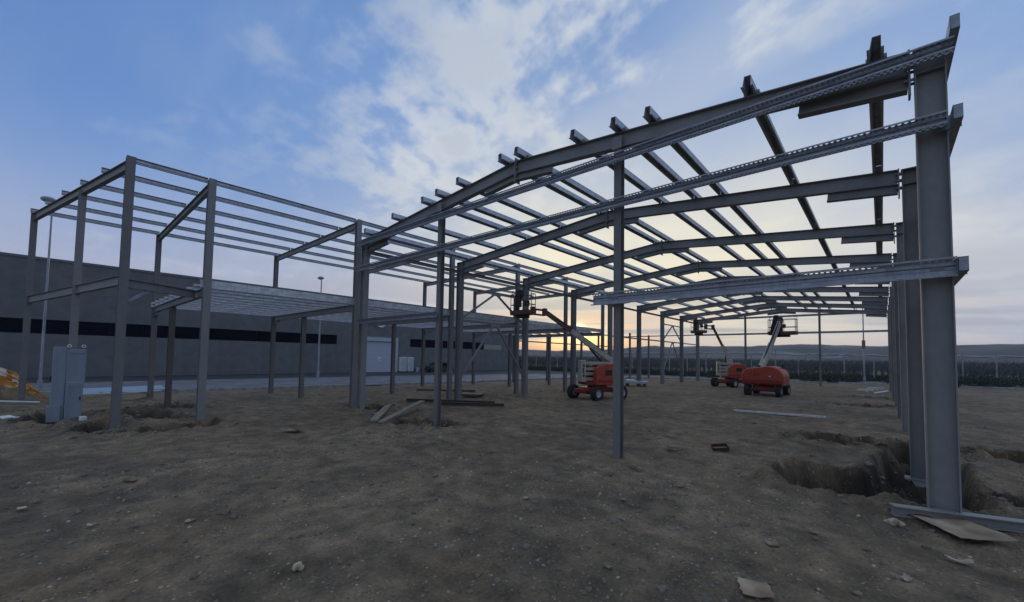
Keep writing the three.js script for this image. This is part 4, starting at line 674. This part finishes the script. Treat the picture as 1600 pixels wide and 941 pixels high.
{ const t = thing('pallet', 'small pale timber pallet on the ground beside the foot of the braced columns', 'pallet', at(-1.1, 6.3, 0.05), 0.5); for (let i = 0; i < 5; i++) part('slat', box(0.16, 0.025, 0.8, -0.4 + i * 0.2, 0.1, 0), M.board, t); for (const z of [-0.35, 0, 0.35]) part('bearer', box(0.95, 0.08, 0.08, 0, 0.045, z), M.boardDark, t); }
single('plastic_scrap', rockGeo(3, 0.042, 0.034, 0.045, 0.6, 4), M.scrap, 'crumpled white plastic scrap lying alone on the bare earth at bottom left of centre', 'plastic scrap', at(9.59, -5.8, 0.016), 0.4);
single('crumpled_cloth', rockGeo(8, 0.075, 0.045, 0.06, 0.75, 4), M.scrap, 'crumpled white rag left of the cardboard sheet by the right column', 'rag', at(13.57, -0.6, 0.03));
{ const t = thing('red_tray', 'small open dark red box lying tilted on the ground right of the gable post', 'box', at(10.89, 2.25, 0.05), 0.5); t.rotation.x = 0.25; t.scale.setScalar(0.68); part('bottom', box(0.42, 0.02, 0.30), M.cardboard, t); const rd = new THREE.MeshStandardMaterial({ color: new THREE.Color().setRGB(0.07, 0.018, 0.016), roughness: 0.7 }); for (const [w, d, x, z] of [[0.44, 0.02, 0, 0.16], [0.44, 0.02, 0, -0.16], [0.02, 0.32, 0.22, 0], [0.02, 0.32, -0.22, 0]]) part('side', box(w, 0.11, d, x, 0.05, z), rd, t); }
single('concrete_block', rbox(0.24, 0.09, 0.12, 0.012), M.blockWhite, 'pale broken block by the hollow between gable post and red box', 'block', at(10.30, 1.22, 0.05), 0.7);
single('concrete_block', rbox(0.075, 0.06, 0.06, 0.01), M.blockWhite, 'smallest pale cube of rubble just right of the foot of the second gable post', 'block', at(10.18, -0.40, 0.03), 0.3);
single('concrete_block', rbox(0.13, 0.06, 0.07, 0.01), M.blockWhite, 'pale oblong chip of rubble lying next to the small pale cube', 'block', at(10.34, -0.47, 0.03), -0.4);
single('field_stone', rockGeo(5, 0.13, 0.045, 0.07, 0.25), M.rock, 'smooth flat grey stone alone on the earth at left', 'stone', at(5.22, -6.45, 0.025), 0.4);
single('grey_chip', sheet(21, 0.11, 0.10, 0.004, 0.15, 0.012), M.blockWhite, 'flat grey tile chip on the ground above the cardboard piece at bottom right', 'chip', at(12.62, -2.35, 0.01), 0.4);
single('foil_scrap', sheet(23, 0.10, 0.07, 0.02, 0.3), M.scrap, 'curled white scrap near the lower right corner', 'scrap', at(13.61, -2.26, 0.01), 1.0);
single('foil_scrap', sheet(29, 0.16, 0.09, 0.03, 0.4), M.scrap, 'long flattened pale scrap below the large cardboard sheet', 'scrap', at(14.02, -1.45, 0.01), 0.2);
single('paper_scrap', sheet(31, 0.09, 0.07, 0.01, 0.3), M.scrap, 'white paper scrap at the far left of the foreground', 'paper', at(5.8, -7.46, 0.02), 0.2);
single('paper_scrap', sheet(33, 0.07, 0.05, 0.02, 0.4), M.scrap, 'smaller white paper scrap below and right of the flat grey stone at left', 'paper', at(7.05, -6.95, 0.01), 1.2);
single('paper_scrap', sheet(35, 0.12, 0.06, 0.01, 0.4), M.paper, 'pale scrap beside the short flat chip in the middle distance right of the gable post', 'paper', at(11.25, -1.06, 0.01), 0.6);
single('white_board', sheet(41, 0.5, 0.22, 0.03, 0.2, 0.02), M.white, 'jagged white board lying on the dirt at the left edge', 'board', at(-2.85, -7.85, 0.06), 0.3);
beamBetween('white_rod', 'thin white rod lying on the dirt behind the white board at the left edge', 'rod', Oct(0.025), [-6.6, -8.6], [-6.3, -7.35], M.white, 0.22);
single('foam_block', rbox(0.16, 0.16, 0.12, 0.02), M.white, 'small white block at the foot of the column that carries the switch cabinet', 'block', at(-2.9, -6.55, 0.06), 0.3);
single('mortar_bag', rockGeo(12, 0.2, 0.09, 0.15, 0.5), M.rock, 'pale grey bag slumped at the foot of the second near column', 'bag', at(0.2, -4.98, 0.1), 0.6);
single('white_shard', sheet(43, 0.55, 0.25, 0.06, 0.3), M.paper, 'flat pale shard on the dirt in the middle of the picture left of the boards', 'scrap', at(2.5, -3.19, 0.01), 0.5);
{ const r = rng(404), spots = [[7.61, -6.2], [6.3, -5.1], [8.2, -3.2], [9.9, -3.0], [11.6, -3.9], [12.9, -1.7], [4.2, -4.9], [3.4, -2.6], [10.9, -2.2], [1.9, -4.1], [13.3, -2.9], [5.9, -2.0], [8.9, 1.6], [12.4, 3.0]];
  const where = ['left of centre near the bottom edge', 'in the left foreground above the flat grey stone', 'on open dirt left of the gable post', 'in the gravel below the gable post', 'between the cardboard piece and the gravel', 'between the pit and the lower right corner', 'far left of the foreground, above the paper scrap', 'on open dirt below the two timber boards', 'in the gravel right of the gable post', 'below the second near column at left', 'right of the cardboard piece near the bottom edge', 'midway between the left boards and the bottom edge', 'beyond the gable post, left of the boom lift', 'beyond the near pit, left of the right columns'];
  spots.forEach(([x, d], i) => single('litter_scrap', sheet(60 + i, 0.05 + 0.06 * r(), 0.04 + 0.04 * r(), 0.012, 0.4), i % 3 ? M.paper : M.cardboard, `tiny dirty scrap ${where[i]}`, 'scrap', at(x, d, 0.008), r() * 6)); }
{ const t = thing('sheet_stack', 'low grey stack of metal sheets on blocks behind the rear wheel of the nearest lift', 'metal sheets', at(0.12, 21.3, -0.12), 0.3);
  for (let i = 0; i < 3; i++) part('sheet', box(1.5, 0.05, 0.9, 0.03 * i, 0.36 + i * 0.056, -0.02 * i), M.doorGrey, t); for (const x of [-0.6, 0.6]) part('block', box(0.14, 0.34, 0.8, x, 0.17, 0), M.boardDark, t); part('wrapping', [rbox(0.5, 0.1, 0.5, 0.03, -0.4, 0.55, 0)], M.white, t); }
{ const pale = new THREE.MeshStandardMaterial({ color: new THREE.Color().setRGB(0.38, 0.46, 0.54), roughness: 0.5 });
  const t = thing('roofing_sheet', 'pale blue ribbed metal sheet lying along the road edge behind the left columns', 'metal sheet', [-13.4, 0.1, -4.7]);
  t.rotation.y = 0.22; const prof = []; for (let i = 0; i <= 20; i++) prof.push([-0.5 + i * 0.05, i % 4 === 1 ? 0.05 : 0]); const out = [...prof, ...prof.slice().reverse().map(p => [p[0], p[1] - 0.012])];
  const g = sweep(out, new THREE.Vector3(0, 0, 1.6), new THREE.Vector3(0, 0, -1.6)); g.rotateZ(-0.22); part('sheet', g, pale, t); part('packing_batten', [box(0.9, 0.08, 0.08, 0, -0.07, 0.9), box(0.9, 0.08, 0.08, 0, -0.07, -0.9)], M.board, t); }
single('broken_board', sheet(51, 1.3, 0.35, 0.08, 0.3, 0.03), M.board, 'broken pale board on the heap behind the second near column', 'board', at(-8.6, -5.0, 0.2), 0.6);
for (const [x, d, lab] of [[12.61, 30, 'white bundle of offcuts far back beside the right columns'], [13.1, 32.6, 'second pale bundle of offcuts, farthest back by the right columns']]) single('offcut_bundle', [box(0.9, 0.06, 0.12, 0, 0.05, 0), box(0.8, 0.05, 0.1, 0.05, 0.11, 0.04), box(0.1, 0.2, 0.1, 0.1, -0.02, 0)], M.white, lab, 'offcuts', at(x, d, 0.08), 0.3);
beamBetween('white_pipe', 'white pipe lying on the dirt far back against the right columns', 'pipe', Oct(0.05), [13.1, 27.6], [13.75, 30.5], M.white, 0.08);
{ // switch cabinet strapped to the leaning column
  const t = thing('switch_cabinet', 'worn grey metal switch cabinet fixed to the middle front column at left', 'cabinet', [-3.6, -0.02, -6.85]);
  const shell = new THREE.MeshStandardMaterial({ color: new THREE.Color().setRGB(0.34, 0.40, 0.45), roughness: 0.5, metalness: 0.15, map: steelMap });
  part('tall_box', [rbox(0.30, 2.02, 0.26, 0.015, 0, 1.02, 0.19)], shell, t);
  part('door', [rbox(0.26, 0.94, 0.38, 0.015, 0.03, 1.50, -0.13), box(0.02, 0.05, 0.30, 0.165, 1.88, -0.13)], shell, t, 'upper cabinet door');
  const low = part('lower_box', [rbox(0.34, 1.05, 0.34, 0.02, 0.05, 0.52, -0.12), box(0.012, 0.92, 0.02, 0.226, 0.52, -0.02), box(0.012, 0.06, 0.2, 0.226, 0.95, -0.12)], shell, t);
  part('latch', box(0.02, 0.1, 0.03, 0.235, 0.6, -0.24), M.dark, low); part('lock', box(0.05, 0.14, 0.04, 0.1, 1.15, 0.335), M.dark, t);
  part('flap', [rbox(0.05, 0.44, 0.26, 0.012, 0.19, 0.2, 0.25)], shell, t);
  for (const z of [0.02, -0.26]) { const g = new THREE.TorusGeometry(0.035, 0.012, 8, 16); g.rotateY(Math.PI / 2); g.translate(0.05, 2.06, z); part('lifting_eye', g, M.white, t); }
}
{ // fallen printed banner over the heap at the left edge
  const cv = document.createElement('canvas'); cv.width = 512; cv.height = 128; const q = cv.getContext('2d'), r = rng(88);
  q.fillStyle = '#c98a3a'; q.fillRect(0, 0, 512, 128);
  for (let i = 0; i < 150; i++) { q.fillStyle = ['#d9a35a', '#b4552a', '#e6d3bd', '#8d3b26', '#e0b25c', '#a9502f'][Math.floor(r() * 6)]; const x = r() * 512, y = r() * 128; q.beginPath(); q.moveTo(x, y); q.lineTo(x + 8 + 50 * r(), y + 14 * r() - 7); q.lineTo(x + 30 * r(), y + 6 + 16 * r()); q.fill(); }
  q.fillStyle = '#e6ddd6'; for (const [x, y, w, h] of [[30, 6, 90, 26], [60, 40, 60, 16], [150, 60, 50, 20]]) q.fillRect(x, y, w, h);
  const tx = new THREE.CanvasTexture(cv); tx.colorSpace = THREE.SRGBColorSpace;
  const P0 = [[-9.25, 1.55, -8.75], [-9.25, 0.78, -8.75]], P1 = [[-9.2, 1.10, -7.90], [-9.2, 0.58, -7.92]], P2 = [[-9.15, 0.72, -7.62], [-9.15, 0.40, -7.66]], P3 = [[-9.1, 0.18, -7.15], [-9.1, 0.14, -7.17]];
  const rows = [P0, P1, P2, P3], pos = [], uv = [], idx = [], NU = 36, NV = 8, c0 = new THREE.Vector3(-9.2, 0.5, 8.0);
  for (let i = 0; i <= NU; i++) { const f = i / NU * 3, k = Math.min(2, Math.floor(f)), t = f - k; for (let j = 0; j <= NV; j++) { const v = j / NV, a = rows[k], b = rows[k + 1], L = w => lerp(lerp(a[0][w], a[1][w], v), lerp(b[0][w], b[1][w], v), t); pos.push(L(0) + 0.06 * n2(i * 0.22, v * 2.2) - c0.x, L(1) + 0.04 * n2(i * 0.35 + 4, v * 2) - c0.y, -L(2) - c0.z); uv.push(i / NU, 1 - v); } }
  for (let i = 0; i < NU; i++) for (let j = 0; j < NV; j++) { const a = i * (NV + 1) + j; idx.push(a, a + NV + 1, a + 1, a + 1, a + NV + 1, a + NV + 2); }
  const g = new THREE.BufferGeometry(); g.setAttribute('position', new THREE.Float32BufferAttribute(pos, 3)); g.setAttribute('uv', new THREE.Float32BufferAttribute(uv, 2)); g.setIndex(idx); g.computeVertexNormals();
  single('fallen_banner', g, new THREE.MeshStandardMaterial({ map: tx, roughness: 0.8, side: THREE.DoubleSide }), 'crumpled orange printed banner sloping over the earth heap at the left edge', 'banner', [c0.x, c0.y, -c0.z]);
}
// ------------------------------------------------------------------ loose gravel and clods
{
  const q = rng(55), m4 = new THREE.Matrix4(), eu = new THREE.Euler(), qt = new THREE.Quaternion(), col = new THREE.Color();
  for (const [name, label, N, kind] of [['gravel', 'loose gravel scattered over the bare earth in the foreground', 10500, 0], ['soil_clods', 'small clods of dark earth scattered around the pits', 5200, 1]]) {
    const g = kind ? rockGeo(17, 1, 0.6, 1, 0.5, 1) : rockGeo(14, 1, 0.55, 0.8, 0.35, 1);
    const im = new THREE.InstancedMesh(g, new THREE.MeshStandardMaterial({ color: 0xffffff, roughness: 0.95 }), N);
    let i = 0, guard = 0;
    while (i < N && guard++ < N * 30) {
      let x, d;
      if (kind && q() < 0.6) { const p = PITS[Math.floor(q() * PITS.length)]; x = p[0] + (q() - 0.5) * 3.4 * p[2]; d = p[1] + (q() - 0.5) * 3.4 * p[3]; }
      else { const near = q(), mid = near > 0.72 && near < 0.84; x = mid ? 9.2 + 3.4 * q() : near < 0.72 ? 4 + 11.5 * q() : -8 + 24 * q(); d = mid ? -4.6 + 3.6 * q() : near < 0.72 ? -7.6 + 7 * q() : -8 + 22 * q(); }
      const cl = fbm(x * 0.7 + 12, d * 0.7 - 5, 3); if (!kind && q() > sstep(-0.35, 0.55, cl)) continue;
      const dist = Math.hypot(x - EYE.x, d + 7.4); let s = (kind ? 0.009 : 0.0035) + 0.013 * Math.pow(q(), 9) * (kind ? 2.2 : 1.3); s *= 0.8 + Math.min(1.6, dist / 12);
      m4.compose(new THREE.Vector3(x, GY(x, d) + s * 0.15, -d), qt.setFromEuler(eu.set(q() * 0.5, q() * 6.28, q() * 0.5)), new THREE.Vector3(s, s, s)); im.setMatrixAt(i, m4);
      const t = kind ? 0.11 + 0.05 * q() : 0.14 + 0.22 * Math.pow(q(), 4); im.setColorAt(i, col.setRGB(t * 1.14, t, t * 0.76)); i++;
    }
    im.count = i; im.name = name; im.userData.kind = 'stuff'; tag(im, label, kind ? 'clods' : 'gravel'); im.castShadow = im.receiveShadow = true; scene.add(im);
  }
}

// ------------------------------------------------------------------ evening haze over the fields
scene.fog = new THREE.FogExp2(0xd4dae6, 0.00025);

renderer.render(scene, camera);
